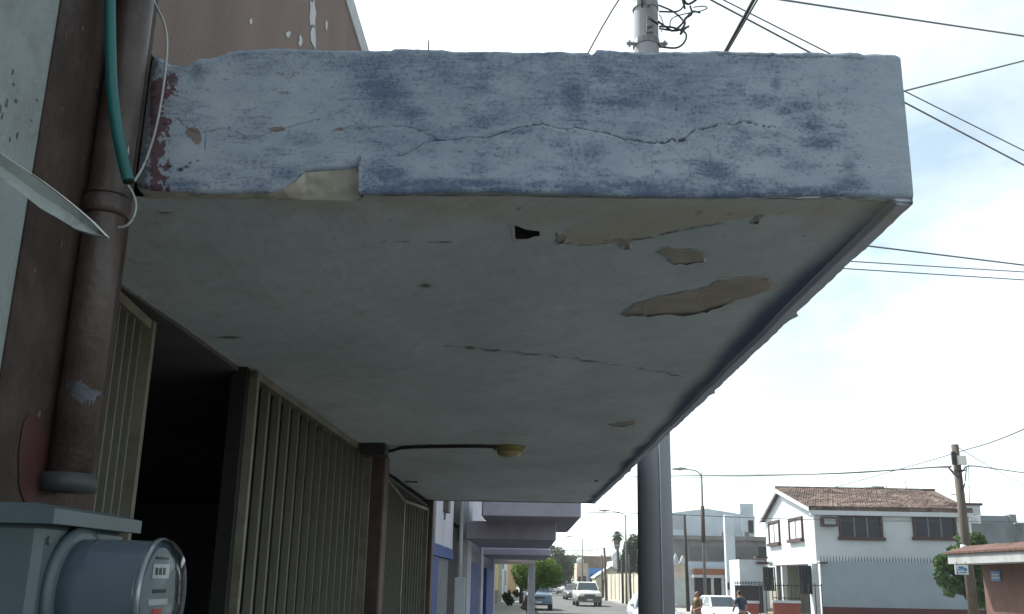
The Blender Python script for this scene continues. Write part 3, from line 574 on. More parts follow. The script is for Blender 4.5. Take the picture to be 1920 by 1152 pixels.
for (y0, z0, y1, z1, m_) in ((-.04, .028, .038, .052, wht), (-.03, .034, -.018, .046, ink), (-.012, .034, 0, .046, ink), (.006, .034, .018, .046, ink), (-.03, .004, .03, .01, ink), (-.045, -.016, .045, -.006, wht), (-.022, -.05, .022, -.022, redp), (-.03, .06, .03, .064, ink)):
    MB().box((fx, mc[1]+y0, mc[2]+z0), (fx+.001 + (.0006 if m_ is ink else 0), mc[1]+y1, mc[2]+z1)).build('dial_mark', m_, met)
gl = bpy.data.materials.new('clear_glass'); gl.use_nodes = True; gt_ = gl.node_tree; gt_.nodes.clear()
_o, _m, _t, _g, _l = [gt_.nodes.new('ShaderNode'+k) for k in ('OutputMaterial', 'MixShader', 'BsdfTransparent', 'BsdfGlossy', 'LayerWeight')]
_g.inputs['Roughness'].default_value = .05; _l.inputs['Blend'].default_value = .12; _t.inputs['Color'].default_value = (.93, .96, .97, 1)
gt_.links.new(_l.outputs['Fresnel'], _m.inputs[0]); gt_.links.new(_t.outputs[0], _m.inputs[1]); gt_.links.new(_g.outputs[0], _m.inputs[2]); gt_.links.new(_m.outputs[0], _o.inputs[0])
lathe(MB(), (mc[0], mc[1], mc[2]), [(.0935, .156), (.0930, .164), (.084, .172), (.03, .175), (.001, .1752)], 40, 'x', False).build('glass_cover', gl, met, True)
for (yy_, zz_) in ((by0+.025, ztopb-.05), (by1-.15, ztopb-.05)): MB().tube([(bx1, yy_, zz_), (bx1+.005, yy_, zz_)], .007, 8).build('screw', steel_early, met)
MB().box((bx0+.06, by0-.0015, ztopb-.13), (bx0+.13, by0-.0005, ztopb-.09)).build('box_label', wht, met)
ringm = mat('meter_rim', (.26, .29, .31), .25, .1, 10, 0, metal=.6)
rg = []
for r_, h in ((.0938, .144), (.0965, .147), (.0965, .153), (.0938, .156)): rg.append((r_, h))
lathe(MB(), mc, rg, 40, 'x', False).build('rim', ringm, met, True)

# ------------------------------------------------------------------ big roadside pole with tangled cables
pole = thing('power_pole', 'tall grey power pole standing behind the concrete canopy', 'pole', (1.125, 8.8, .14))
pole_m = mat('pole_grey', (.26, .265, .295), .75, .1, 3, .2, dirt=(.09, .09, .10), dirt_amt=.5, streak=.25)
def octo(r, z, cx=1.125): return [(cx+r*math.cos(R(9)+j*math.pi/10), 8.8+r*math.sin(R(9)+j*math.pi/10), z) for j in range(20)]
MB().loft([octo(.168, .14), octo(.150, 2.9, 1.13), octo(.122, 7.5, 1.14), octo(.105, 11.5, 1.15)]).build('shaft', pole_m, pole, True)
MB().tube([(1.125+.035, 8.8-.168, .2), (1.13+.03, 8.8-.151, 2.9), (1.14+.02, 8.8-.124, 6.0)], .006, 6).build('bright_line', mat('pale_line', (.5, .52, .55), .5), pole, True)  # thin pale tube paints in the bright corner line down the shaft
steel = mat('galvanised_steel', (.20, .20, .205), .5, .2, 9, .1, metal=.5)
rz_ = PY(1215, 72, 8.68).z
def strap(z, r): MB().tube([(1.137, 8.8, z-.03), (1.137, 8.8, z+.03)], r, 16).build('strap', steel, pole)
strap(rz_, .136); strap(rz_+.42, .134)
for sx in (-1, 1):
    MB().tube([(1.137+sx*.12, 8.74, rz_-.03), (1.137+sx*.205, 8.73, rz_-.03)], .018, 8).tube([(1.137+sx*.165, 8.735, rz_-.03), (1.137+sx*.185, 8.735, rz_-.03)], .034, 6).build('strap_bolt', steel, pole)
MB().box((1.125, 8.64, rz_+.05), (1.185, 8.665, rz_+.62)).build('bracket_plate', steel, pole)
MB().tube([(1.15, 8.65, rz_+.12), (1.15, 8.60, rz_+.12)], .03, 10).tube([(1.15, 8.65, rz_+.36), (1.15, 8.61, rz_+.36)], .025, 10).build('bracket_bolt', steel, pole)
blk = mat('black_cable', (.022, .022, .026), .55, .1, 9, 0); grey_c = mat('grey_cable', (.12, .12, .13), .55, .1, 9, 0)
def loops(label, px, Y, r, m=blk): return cable(label, [PY(u, v, Y+(i % 3)*.05) for i, (u, v) in enumerate(px)], r, m, 'cable', 'pole_cable')
loops('thick black cable loop hanging from the pole down to the canopy edge', [(1236,50),(1262,52),(1285,62),(1284,78),(1268,90),(1236,88)], 8.6, .010)
loops('black cable curl branching upward beside the pole strap', [(1233,40),(1250,52),(1262,58),(1276,48),(1290,30),(1300,22),(1312,24)], 8.55, .011)
loops('black cable sweeping round from the upper pole bracket', [(1235,10),(1262,22),(1280,38),(1282,50),(1268,58),(1236,54)], 8.6, .009)
loops('black cable with frayed end above the pole loops', [(1236,22),(1268,22),(1280,14),(1284,2),(1276,-14),(1262,-24)], 8.65, .009)
loops('black cable twisting off toward the right of the pole', [(1256,50),(1258,38),(1270,30),(1296,24),(1310,22),(1326,16),(1318,12),(1300,14)], 8.7, .006)
loops('black cable rising steeply between the cable curls', [(1276,58),(1284,46),(1284,36),(1297,26),(1294,12)], 8.5, .011)
loops('thin loose cable end dangling below pole bracket', [(1240,60),(1244,48),(1240,34),(1236,28)], 8.5, .005)
loops('black cable bundle climbing away from pole top', [(1284,16),(1280,-2),(1290,8),(1310,-4),(1350,-40)], 8.6, .012)
loops('black cable stub poking out over the canopy edge', [(1276,64),(1284,54),(1291,50)], 8.5, .013)
loops('cable hanging down the face of the pole', [(1203,-30),(1203,6),(1209,24),(1220,36),(1234,46)], 8.62, .011)

# ------------------------------------------------------------------ overhead wires
def sagged(a, b, sag, n=14): return [a.lerp(b, k/n)-Vector((0, 0, sag*4*(k/n)*(1-k/n))) for k in range(n+1)]
def wire3(label, pts, r, m=grey_c): return tag(MB().tube(pts, r, 5).build('overhead_wire', m, None, True), label, 'wire')
# poles that carry the wires beyond the frame: across the street, and farther back along the near kerb
P2 = Vector((12.2, 15.0, .14)); P3 = Vector((1.5, -27.0, .14))
uP1, uP2 = 1216.0, float(pix((12.2, 15.0, 6.0))[0])
def across(label, p, q, r, sag=.0, m=grey_c):          # a wire from the big pole to the pole across the street, along the line seen through p and q
    k = (q[1]-p[1])/(q[0]-p[0]); a = PY(uP1+20, p[1]+k*(uP1+20-p[0]), 8.8); b = PY(uP2, p[1]+k*(uP2-p[0]), 15.0); b.x = 12.2
    return wire3(label, sagged(a, b, sag), r, m)
across('long wire descending from the big pole past the canopy corner', (1335, 0), (1700, 190), .011, .03)
across('second thinner wire descending alongside it past the canopy corner', (1360, 0), (1700, 167), .008, .03)
across('wire sagging high across the blue sky above the canopy corner', (1495, 0), (1920, 58), .012, .02)
across('wire climbing rightward from behind the canopy outer corner', (1700, 180), (1920, 130), .011, .02)
across('topmost of the parallel wires crossing beyond the canopy street edge', (1625, 461), (1920, 497), .010)
across('middle parallel wire crossing beyond the canopy street edge', (1590, 490), (1920, 510), .007)
across('lowest parallel wire crossing beyond the canopy street edge', (1570, 503), (1920, 525), .007)
def along(label, p, q, z, r):                          # a cable running level along the near kerb from the big pole to the pole farther back
    a, b = PZ(*p, z), PZ(*q, z); d = (b-a)/(b.y-a.y); e0 = a+d*(8.72-a.y); e1 = a+d*(P3.y-a.y)
    return wire3(label, [e0, a, b, b+d*(-4), e1], r, blk), e1
_, e1 = along('thick dark cable rising steeply from behind the canopy edge', (1362, 93), (1413, 0), 5.45, .012)
along('second thinner cable crossing the thick steep cable', (1366, 93), (1420, 0), 5.38, .006)
P3.x = e1.x
wire3('dark wire slanting up from behind the canopy toward the upper pole', [PY(1205, -62, 8.75)*(1-t)**3+PY(1070, 101, 11.0)*3*t*(1-t)**2+Vector((-.2, 14, 7.0))*3*t*t*(1-t)+Vector((-1.62, 17, 6.2))*t**3 for t in [k/24 for k in range(25)]], .010)
wood_early = mat('weathered_wood', (.085, .07, .058), .9, .25, 4, .3, streak=.2)
for b_, h_, lb in ((P2, 11.2, 'plain wooden utility pole behind the terracotta corner porch'), (P3, 7.0, 'plain wooden utility pole farther back along the near kerb'), (Vector((-.3, 73, .14)), 9.6, 'plain wooden utility pole on the near pavement past the laurel tree')):
    g_ = thing('utility_pole', lb, 'pole', b_); MB().tube([b_, b_+Vector((0, 0, h_*.5)), b_+Vector((0, 0, h_))], [.16, .135, .11], 9).build('shaft', wood_early, g_, True); MB().box((b_.x-.45, b_.y-.05, h_-.55), (b_.x+.45, b_.y+.05, h_-.45)).build('cross_arm', wood_early, g_)
P4 = lambda z: Vector((-.3, 73, z)); MAST = PY(1985, 900, 58); mast = lambda v: Vector((MAST.x, 58, PY(1985, v, 58).z))
wire3('service wire dropping from the wooden pole to the house ridge', spline([PY(1548, 919, 58.35), PY(1680, 882, 45), PY(1790, 850, 36), PY(1920, 805, 28), Vector((12.2, 15, 6.6))], 8), .018, blk)
wire3('thick telephone cable reaching the wooden pole from the street', spline([P4(8.95), PY(1258, 893, 55), PY(1500, 890, 46), PY(1640, 884, 41), PY(1770, 875.5, 36.3), PY(1779, 878, 36), PY(1789, 890, 35.85)], 8), .030, blk)
wire3('telephone cable beneath the thick cable along the street', spline([P4(8.7), PY(1258, 897, 55), PY(1560, 889, 44), PY(1700, 880, 39), PY(1770, 877, 36.3), PY(1790, 886, 35.85)], 8), .018)
wire3('telephone cable leaving the wooden pole away from the street', spline([PY(1796, 896, 35.85), PY(1806, 882, 35.8), PY(1820, 874, 36.2), PY(1870, 880, 43), PY(1920, 887, 50), mast(896)], 8), .026, blk)
wire3('thin guy wire descending from the wooden pole top', [PY(1798, 840, 35.8), PY(1850, 872, 42), mast(950)], .014)
wire3('thin wire passing just above the tiled ridge', spline([P4(9.3), PY(1258, 905, 66), PY(1640, 913, 62), PY(1920, 914, 59), mast(914)], 8), .011)
wire3('wire passing across the house gable and windows', spline([Vector((1.05, 27.3, PY(1080, 960, 27.3).z)), PY(1258, 965, 33), PY(1460, 973, 41), PY(1640, 977, 46), PY(1830, 978, 52), mast(979)], 8), .012, blk)
wire3('wire sagging along the far street above the parked cars', spline([Vector((-2, 92, 4.2)), PY(1040, 1031, 91), PY(1100, 1033, 89), PY(1133, 1028, 88), PY(1174, 1020, 78)], 8), .030)
wire3('wire between the far street lamps', [PY(1092, 1014, 125), PY(1140, 1007, 98), PY(1173, 1000, 78)], .02)
a_ = PY(804, 76, 3.0); tag(MB().tube([Vector((a_.x, 3.0, ZTOP-.03)), a_], .0025, 5).build('thin_rod', grey_c), 'thin steel aerial rising above the canopy top edge', 'rod')

# ------------------------------------------------------------------ neighbours on the left side of the street
lilac = mat('lilac_paint', (.40, .37, .44), .85, .08, 3, .2, dirt=(.28, .26, .31), dirt_amt=.45, dirt_scale=2)
lilac_w = mat('pale_lilac_wall', (.52, .51, .57), .85, .08, 3, .2, dirt=(.2, .19, .2), dirt_amt=.5, dirt_scale=2)
blue_p = mat('bright_blue_paint', (.018, .05, .21), .6, .12, 4, .15, dirt=(.05, .07, .2), dirt_amt=.5)
dark_op = mat('dark_doorway', (.03, .03, .032), .7, .2, 3, .1); greyd = mat('grey_door', (.13, .14, .15), .6, .15, 3, .1)
nb = thing('lilac_shop_building', 'lilac and blue painted shop building beyond the concrete canopy', 'building', (-1.5, 14.2, .14))
FX = -1.42
def pl(nm, y0, y1, z0, z1, m_, x1=FX, x0=-3.0): return MB().box((x0, y0, z0), (x1, y1, z1)).build(nm, m_, nb)
pl('wall', 14.25, 40, .14, 6.2, lilac_w, FX-.25)
pl('pilaster', 15.6, 19.3, PX(836, 1026.5, FX).z, 6.0, lilac_w, FX); pl('pilaster', 23.6, 25.2, .14, 6.0, lilac_w, FX+.05); pl('pilaster', 29.5, 31.0, .14, 3.4, lilac_w, FX+.12)
pl('pilaster', 38.5, 40.0, .14, 3.4, lilac, FX+.2)
pl('blue_wall', 14.26, 16.35, .14, PX(836, 1047.5, FX).z, blue_p, FX+.002); pl('blue_wall', 14.26, 19.2, PX(836, 1047, FX).z, PX(836, 1027, FX).z, blue_p, FX+.03); pl('blue_pilaster', 25.21, 29.4, .14, 2.3, blue_p, FX+.03); pl('blue_pilaster', 31.1, 38.4, .14, 2.2, blue_p, FX+.22)
pl('shutter_door', 16.36, 19.0, .14, PX(836, 1047.5, FX).z, greyd, FX-.05); pl('shop_opening', 19.31, 23.55, .14, 3.0, dark_op, FX-.16); pl('upper_opening', 19.31, 23.55, 3.05, 6.0, dark_op, FX-.1)
MB().tube([(FX+.03, 21.2, .2), (FX+.03, 21.2, 5.6)], .045, 10).build('drain_pipe', mat('pale_pipe', (.45, .45, .47), .6), nb, True)
MB().tube([PX(836, 945, FX+.02), PX(834, 975, FX+.02)], .012, 6).box((FX+.001, PX(832, 980, FX).y-.2, 3.0), (FX+.09, PX(832, 980, FX).y+.25, 3.7)).build('wall_bracket', mat('rusty_bracket', (.12, .10, .09), .7), nb)
# shop balconies and canopies, one after another
def slab(label, x0, x1, y0, y1, z0, z1, rounded=False):
    g = thing('shop_canopy', label, 'canopy', ((x0+x1)/2, y0, z0)); mb = MB()
    mb.bbox((x0, y0, z0), (x1, y1, z1), .03); mb.build('slab', lilac, g)
    MB().box((x0+.02, y0+.05, z0-.012), (x1-.05, y1-.05, z0-.002)).build('soffit', mat('lilac_soffit', (.30, .285, .35), .9, .1, 3, .2), g)
    return g
zu = PY(995, 968, 20.5).z; zl0, zl1 = PY(960, 1011, 22.98).z, PY(960, 978, 22.98).z
s2 = slab('high lilac balcony slab casting a dark gap over the lower canopy', -.93, 1.12, 20.5, 27.5, zu, zu+.42)
a = slab('lower lilac canopy with rounded stain under the high balcony', -1.40, .68, 23.06, 29.9, zl0, zl1-.16)
MB().bbox((-1.40, 22.98, zl0-.005), (.68, 23.055, zl1), .02).build('fascia_board', lilac, a)
slab('third lilac canopy sloping away past the lower canopy', -1.40, .74, 30.4, 39.5, 2.60, 2.80)
pg = thing('porch_frame', 'cream porch beam resting on a square white post by the kerb', 'porch', (.2, 39.6, .14))
cream = mat('cream_paint', (.50, .48, .42), .8, .1, 4, .2, dirt=(.3, .27, .22), dirt_amt=.4)
pw = mat('white_post_paint', (.42, .44, .46), .8, .1, 4, .2, dirt=(.25, .25, .25), dirt_amt=.5)
MB().box((-1.4, 39.6, 2.44), (.36, 39.85, 2.60)).build('beam', cream, pg); MB().bbox((.08, 39.62, .14), (.36, 39.84, 2.438), .02).build('post', pw, pg)
sb = thing('sign_board', 'blank white upright board standing against the blue shop front', 'board', PY(863, 1140, 14.9))
p0, p1 = PY(853, 1083, 14.9), PY(873, 1083, 14.9)
MB().bbox((p0.x, 14.88, .3), (p1.x, 14.92, p0.z), .005).build('panel', mat('white_board', (.62, .66, .66), .7, .06, 3, .1, dirt=(.35, .35, .33), dirt_amt=.5), sb)
MB().box((p0.x+.02, 14.925, .14), (p0.x+.05, 14.96, p0.z+.5)).build('support', steel, sb)
# yellow house, teal and white house and far left fronts
def front(label, y0, y1, x, h, m_, name='street_house', doors=(), wins=(), base=None, trim=None):
    g = thing(name, label, 'house', (x-2, y0, .14)); MB().box((x-6, y0, .14), (x, y1, h)).build('wall', m_, g)
    if base: MB().box((x-.5, y0-.005, .14), (x+.02, y1-.01, base[1])).build('plinth', base[0], g)
    if trim: MB().box((x-6.02, y0-.04, h), (x+.12, y1, h+.14)).build('cornice', trim, g)
    for (a, b, z0, z1) in wins:
        MB().box((x-.05, a, z0), (x+.03, b, z1)).build('window_frame', dark_op, g)
    for (a, b, zt_) in doors: MB().box((x-.05, a, .14), (x+.025, b, zt_)).build('door', greyd, g)
    return g
yellow = mat('yellow_paint', (.50, .42, .16), .8, .1, 3, .2, dirt=(.3, .25, .12), dirt_amt=.4)
gy = front('yellow painted house with dark brown plinth past the porch', 50, 78, -2.15, 3.9, yellow, base=(brown_dk, 1.0), trim=cream, doors=((60, 61.2, 2.4),), wins=((66, 68, 1.2, 2.6),))
MB().box((-2.13, 78.02, .14), (-1.85, 78.3, 3.2)).build('corner_post', cream, gy)
teal = mat('teal_paint', (.05, .28, .27), .8, .1, 3, .2)
gt = front('white street house with teal band behind the clipped tree', 82, 104, -1.9, 4.2, mat('white_street', (.58, .60, .62), .85, .1, 3, .2, dirt=(.3, .3, .3), dirt_amt=.4), doors=((88, 89.4, 2.5),), wins=((94, 96, 1.2, 2.5),))
MB().box((-2.3, 81.98, 2.6), (-1.87, 86, 4.1)).build('teal_panel', teal, gt)
front('ochre low street house far down the near side', 106, 130, -1.2, 3.6, mat('ochre_far', (.42, .30, .17), .85, .1, 3, .2), wins=((110, 112, 1.2, 2.4),))

# ------------------------------------------------------------------ far right side of the street
cream_wall = mat('cream_wall', (.52, .48, .38), .85, .1, 2, .2, dirt=(.28, .24, .18), dirt_amt=.5, dirt_scale=1.5)
def boundary(label, pts, h, panels, m_=cream_wall):
    g = thing('boundary_wall', label, 'wall', (*pts[0], .14))
    (xa, ya), (xb, yb_) = pts
    for i in range(panels):
        t0, t1 = i/panels, (i+1)/panels; q = lambda t: Vector((xa+(xb-xa)*t, ya+(yb_-ya)*t, .14)); a, b = q(t0+.012), q(t1-.012)
        MB().hexa([a, b, b+Vector((.18, 0, 0)), a+Vector((.18, 0, 0))], [p+Vector((0, 0, h-.14)) for p in (a, b, b+Vector((.18, 0, 0)), a+Vector((.18, 0, 0)))]).build('panel', m_, g)
        a = q(t0); MB().box((a.x-.06, a.y-.12, .14), (a.x+.24, a.y+.12, h+.10)).build('pier', m_, g)
    return g
boundary('long cream boundary wall with piers behind the red crates', [(9.1, 77.5), (8.0, 104)], 2.4, 9)
gs = thing('gabled_hut', 'small cream gabled gatehouse at the end of boundary wall', 'house', (8.2, 106, .14))
MB().prism([(7.3, 105.5, .14), (9.6, 105.5, .14), (9.6, 105.5, 2.7), (8.9, 105.5, 3.1), (7.3, 105.5, 2.0)], (0, 6, 0)).build('wall', cream_wall, gs)
MB().prism([(7.15, 105.3, 1.98), (8.9, 105.3, 3.12), (9.75, 105.3, 2.72), (9.75, 105.3, 2.86), (8.9, 105.3, 3.28), (7.15, 105.3, 2.12)], (0, 6.4, 0)).build('roof', cap_white, gs)
MB().box((7.9, 105.46, .14), (8.5, 105.5, 1.9)).build('door', dark_op, gs)
def crate(label, x, y):
    g = thing('crate', label, 'crate', (x, y, .14)); rm = mat('red_plastic', (.33, .05, .035), .5, .1, 6, .1)
    MB().box((x-.3, y-.2, .14), (x+.3, y+.2, .18)).build('bottom', rm, g)
    for z in (.25, .37, .49): MB().box((x-.3, y-.2, z), (x+.3, y-.17, z+.07)).box((x-.3, y+.17, z), (x+.3, y+.2, z+.07)).box((x-.3, y-.169, z), (x-.27, y+.169, z+.07)).box((x+.27, y-.169, z), (x+.3, y+.169, z+.07)).build('side_slat', rm, g)
    return g
for i in range(3): tag(crate('', 7.95+.02*i, 73.5+i*.75), ['red plastic crate at the kerb end of the row by cream wall', 'red plastic crate in middle of row by cream wall', 'red plastic crate farthest along the row by cream wall'][i], 'crate', 'red crates on the pavement')
bb = thing('blue_front_building', 'old building with bright blue lower front and brown brick top', 'building', (10.5, 150, .14))
brick_far = mat('brown_far_brick', (.17, .12, .095), .9, .25, 1.2, .3, dirt=(.08, .07, .06), dirt_amt=.6, dirt_scale=.8)
MB().box((8.6, 150, .14), (14.5, 158, 3.5)).build('blue_wall', mat('far_blue', (.06, .20, .50), .8, .12, .8, .2), bb); MB().box((8.4, 149.9, 3.501), (15, 158, 5.2)).build('brick_wall', brick_far, bb)
for x in (9.5, 11.6): MB().box((x, 149.95, .14), (x+.9, 149.99, 2.6)).build('door', dark_op, bb)
bw_ = thing('beige_corner_house', 'narrow weathered beige house with white roof tank by far street lamp', 'house', (7.8, 138, .14))
MB().box((6.95, 138, .14), (8.5, 146, 4.0)).build('wall', mat('weathered_beige', (.38, .30, .22), .9, .2, .9, .3, dirt=(.55, .53, .5), dirt_amt=.7, dirt_scale=.7), bw_)
MB().box((7.1, 137.96, 1.0), (7.5, 138.02, 2.2)).build('window', dark_op, bw_); MB().box((7.8, 137.96, .14), (8.2, 138.02, 2.3)).build('door', dark_op, bw_)
lathe(MB(), (7.5, 140, 4.0), [(.5, 0), (.5, .5), (.2, .7)], 14).build('water_tank', cap_white, bw_, True)
bq = thing('white_wall_house', 'white flat roofed house peeking over the cream wall', 'house', (9.3, 112, .14))
MB().box((9.6, 112, .14), (13.5, 120, 3.9)).build('wall', mat('house_white_far', (.6, .6, .58), .85, .1, 2, .2), bq); lathe(MB(), (10.1, 113.5, 3.9), [(.55, 0), (.55, .9), (.2, 1.1)], 14).build('water_tank', cap_white, bq, True)

# ------------------------------------------------------------------ street lamps and small poles
def street_lamp(label, base, h, arm_dx, arm_dz, lean=0, group='street lamps along the far pavement', sleeve=None):
    g = thing('street_lamp', label, 'street lamp', base, group); b = Vector(base); top = b+Vector((lean, 0, h))
    lm = mat('lamp_post_grey', (.12, .115, .11), .6, .15, 3, .1)
    MB().tube([b, b+(top-b)*.5, top], [.10, .08, .055], 8).build('post', lm, g, True)
    e = top+Vector((arm_dx, 0, arm_dz)); MB().tube(spline([top-Vector((0, 0, .15)), top+Vector((arm_dx*.3, 0, arm_dz*.55)), e], 5), .035, 6).build('arm', lm, g, True)
    d = Vector((arm_dx, 0, 0)).normalized()
    MB().loft([[e+d*(-.1)+Vector((0, y, z)) for y, z in ((-.07, 0), (.07, 0), (.05, .08), (-.05, .08))], [e+d*.25+Vector((0, y, z)) for y, z in ((-.17, -.08), (.17, -.08), (.12, .10), (-.12, .10))], [e+d*.75+Vector((0, y, z)) for y, z in ((-.10, -.03), (.10, -.03), (.06, .05), (-.06, .05))]]).build('lamp_head', mat('lamp_head_grey', (.25, .26, .26), .5), g, True)
    if sleeve: MB().tube([b+(top-b)*sleeve[0], b+(top-b)*sleeve[1]], .115, 8).build('banner_sleeve', mat('rust_red', (.065, .034, .03), .8, .2, 5, .1), g, True)
    return g
def lamp_at(label, u_top, v_top, Y, u_head, v_head, **k):
    t = PY(u_top, v_top, Y); hd = PY(u_head, v_head, Y); return street_lamp(label, (t.x, Y, .14), t.z-.14, hd.x-t.x, hd.z-t.z, **k)
lamp_at('tall street lamp with reddish sleeve beside the white house', 1315, 888, 58, 1284, 880, sleeve=(.50, .76))
lamp_at('street lamp with curved arm above the cream wall', 1173, 966, 78, 1140, 958)
lamp_at('street lamp in front of the blue fronted building', 1092, 1011, 125, 1072, 1006)
def wood_pole(label, top_px, base_px, Y, r0, r1, m_, name='utility_pole', ground=.14):
    a = PY(*top_px, Y); b = PY(*base_px, Y); d = (a-b); b2 = b+d*((ground-b.z)/d.z)
    g = thing(name, label, 'pole', b2, None); MB().tube([b2, b2+(a-b2)*.5, a], [r0, (r0+r1)/2, r1], 9).build('shaft', m_, g, True); return g, a, b2
wood = mat('weathered_wood', (.085, .07, .058), .9, .25, 4, .3, streak=.2); blackp = mat('dark_post', (.03, .028, .027), .8, .2, 4, .1)
gp, ta, tb = wood_pole('weathered wooden utility pole with white transformer box before the leafy tree', (1790, 834), (1826, 1152), 36, .19, .13, wood)
MB().bbox((ta.x-.02, 35.72, ta.z-.75), (ta.x+.26, 35.88, ta.z-.42), .02).build('white_box', mat('white_enamel', (.6, .6, .6), .5), gp); MB().box((ta.x-.22, 35.80, ta.z-.75), (ta.x-.10, 35.9, ta.z-.28)).build('fuse_box', blackp, gp)
MB().tube([(ta.x-.16, 35.85, ta.z-.95), (ta.x+.22, 35.85, ta.z-.95)], .03, 6).build('cross_bar', blackp, gp)
MB().tube(spline([ta+Vector((-.14, -.1, -.9)), ta+Vector((.05, -.16, -1.1)), ta+Vector((0, -.17, -1.6)), ta+Vector((.12, -.17, -1.5)), ta+Vector((.3, -.1, -.85))], 6), .02, 6).build('cable_drop', blk, gp, True)
MB().tube([PY(1806, 1022, 35.78), PY(1806, 1037, 35.78)], .10, 8).build('insulator', mat('white_porcelain', (.7, .7, .68), .3), gp, True)
wood_pole('thin black pole standing before the grey half built house', (1283, 965), (1291, 1147), 62, .12, .09, blackp)
wood_pole('thin far pole rising above the red crates', (1133, 1027), (1137, 1120), 88, .12, .10, wood); wood_pole('short thin far pole next to the gabled gatehouse', (1128, 1040), (1130, 1118), 98, .10, .08, wood)
wood_pole('slim pole beside the palm trunk', (1166, 1050), (1168, 1128), 79, .09, .08, blackp); wood_pole('slim dark pole against the cream wall near crates', (1180, 1040), (1183, 1128), 76, .09, .08, blackp)

# ------------------------------------------------------------------ grey half-built house with white upper block
gh = thing('grey_house', 'half built grey concrete house with pale blue-white upper block and tower', 'house', (13, 72, .14))
white_far = mat('white_render_far', (.50, .55, .60), .85, .08, 1, .2, dirt=(.34, .37, .4), dirt_amt=.5, dirt_scale=.6); grey_raw = mat('raw_grey_render', (.20, .20, .20), .9, .2, .9, .3, dirt=(.10, .10, .10), dirt_amt=.6, dirt_scale=.6)
def face(nm, u0, v0, u1, v1, Y, dep, m_, par=gh, zlow=None):
    a = PY(u0, v1, Y); b = PY(u1, v0, Y); return MB().box((a.x, Y, zlow if zlow is not None else a.z), (b.x, Y+dep, b.z)).build(nm, m_, par)
p = [PY(u, v, 78) for u, v in ((1240, 964), (1325, 954), (1400, 966), (1415, 968), (1415, 1012), (1240, 1012))]; MB().prism(p, (0, 6, 0)).build('upper_block', white_far, gh)
face('tower', 1389, 945, 1412, 1000, 77.9, 2, white_far); face('tower_window', 1404, 976, 1412, 999, 77.84, .05, dark_op)
face('roof_box', 1388, 953, 1393, 962, 77.7, .3, white_far); face('upper_window', 1262, 966, 1282, 992, 77.9, .09, mat('shutter_pale', (.36, .38, .41), .7)); face('upper_ledge', 1255, 993, 1284, 1007, 77.8, .3, white_far)
face('middle_floor', 1255, 1009, 1436, 1052, 74, 4, grey_raw); face('middle_ledge', 1250, 1007, 1438, 1011, 73.7, 4.2, grey_raw)
for u0, u1 in ((1294, 1316), (1328, 1356), (1376, 1420)): face('recess_wall', u0, 1026, u1, 1050, 73.95, .06, mat('raw_dark_render', (.13, .13, .125), .9, .2, 1, .2))
for u0, u1 in ((1353, 1359), (1371, 1378), (1396, 1404)): face('roof_block', u0, 998, u1, 1007, 73.8, .3, grey_raw)
face('side_window', 1424, 1026, 1437, 1046, 73.9, .12, dark_op); face('side_canopy', 1375, 1049, 1425, 1053, 73.2, .9, brown_dk); face('ledge', 1300, 1065, 1376, 1068, 73.0, 1.0, white_far)
face('lower_wall', 1255, 1053, 1440, 1150, 74.02, 4, white_far, zlow=.14)
face('tile_strip', 1302, 1068, 1392, 1079, 72.6, .8, mat('red_tile_far', (.26, .10, .06), .8, .2, 2, .2)); face('tile_board', 1300, 1079, 1362, 1083, 72.55, .8, cap_white)
for u0, u1 in ((1304, 1332), (1337, 1352), (1364, 1372), (1379, 1388)): face('garage_opening', u0, 1084, u1, 1150, 73.95, .06, dark_op, zlow=.15)
for u in (1336, 1355): MB().box((PY(u, 1100, 72.7).x-.08, 72.6, .14), (PY(u, 1100, 72.7).x+.08, 72.76, PY(u, 1083, 72.7).z)).build('porch_post', cap_white, gh)
wc = thing('white_column', 'tall plain white column standing before the grey house', 'column', (PY(1366, 1130, 68).x, 68, .14))
a, b = PY(1357, 966, 68), PY(1375, 966, 68); MB().bbox((a.x, 67.8, .14), (b.x, 68.3, a.z), .03).build('shaft', white_far, wc); MB().bbox((a.x-.1, 67.7, .14), (b.x+.1, 68.4, .6), .03).build('base', white_far, wc)
MB().box((PY(1364, 1100, 67.75).x, 67.75, PY(1364, 1106, 67.75).z), (PY(1368, 1100, 67.75).x, 67.8, PY(1364, 1093, 67.75).z)).build('meter_box', dark_op, wc)
# ruined cream wall with white finials
ru = thing('ruined_wall', 'crumbling cream wall with two rounded white finials by the pole', 'wall', (11.4, 70, .14))
rw = mat('ruin_cream', (.50, .42, .33), .9, .15, 1.2, .3, dirt=(.62, .6, .56), dirt_amt=.7, dirt_scale=1.1)
face('wall', 1255, 1074, 1288, 1150, 70, .4, rw, ru, .14); MB().prism([PY(u, v, 70.05) for u, v in ((1262, 1075), (1264, 1058), (1270, 1060), (1276, 1053), (1288, 1050), (1290, 1075))], (0, .3, 0)).build('broken_top', rw, ru)
for u, vt, vb in ((1267, 1038, 1062), (1280, 1042, 1058)):
    q = PY(u, vb, 69.9); hh = PY(u, vt, 69.9).z-q.z; lathe(MB(), q, [(.18, 0), (.20, hh*.2), (.17, hh*.55), (.09, hh*.85), (.02, hh)], 12).build('finial', cap_white, ru, True)
face('gate_panel', 1265, 1085, 1284, 1136, 69.96, .05, mat('pale_gate', (.40, .44, .42), .7, .1, 2, .1), ru)

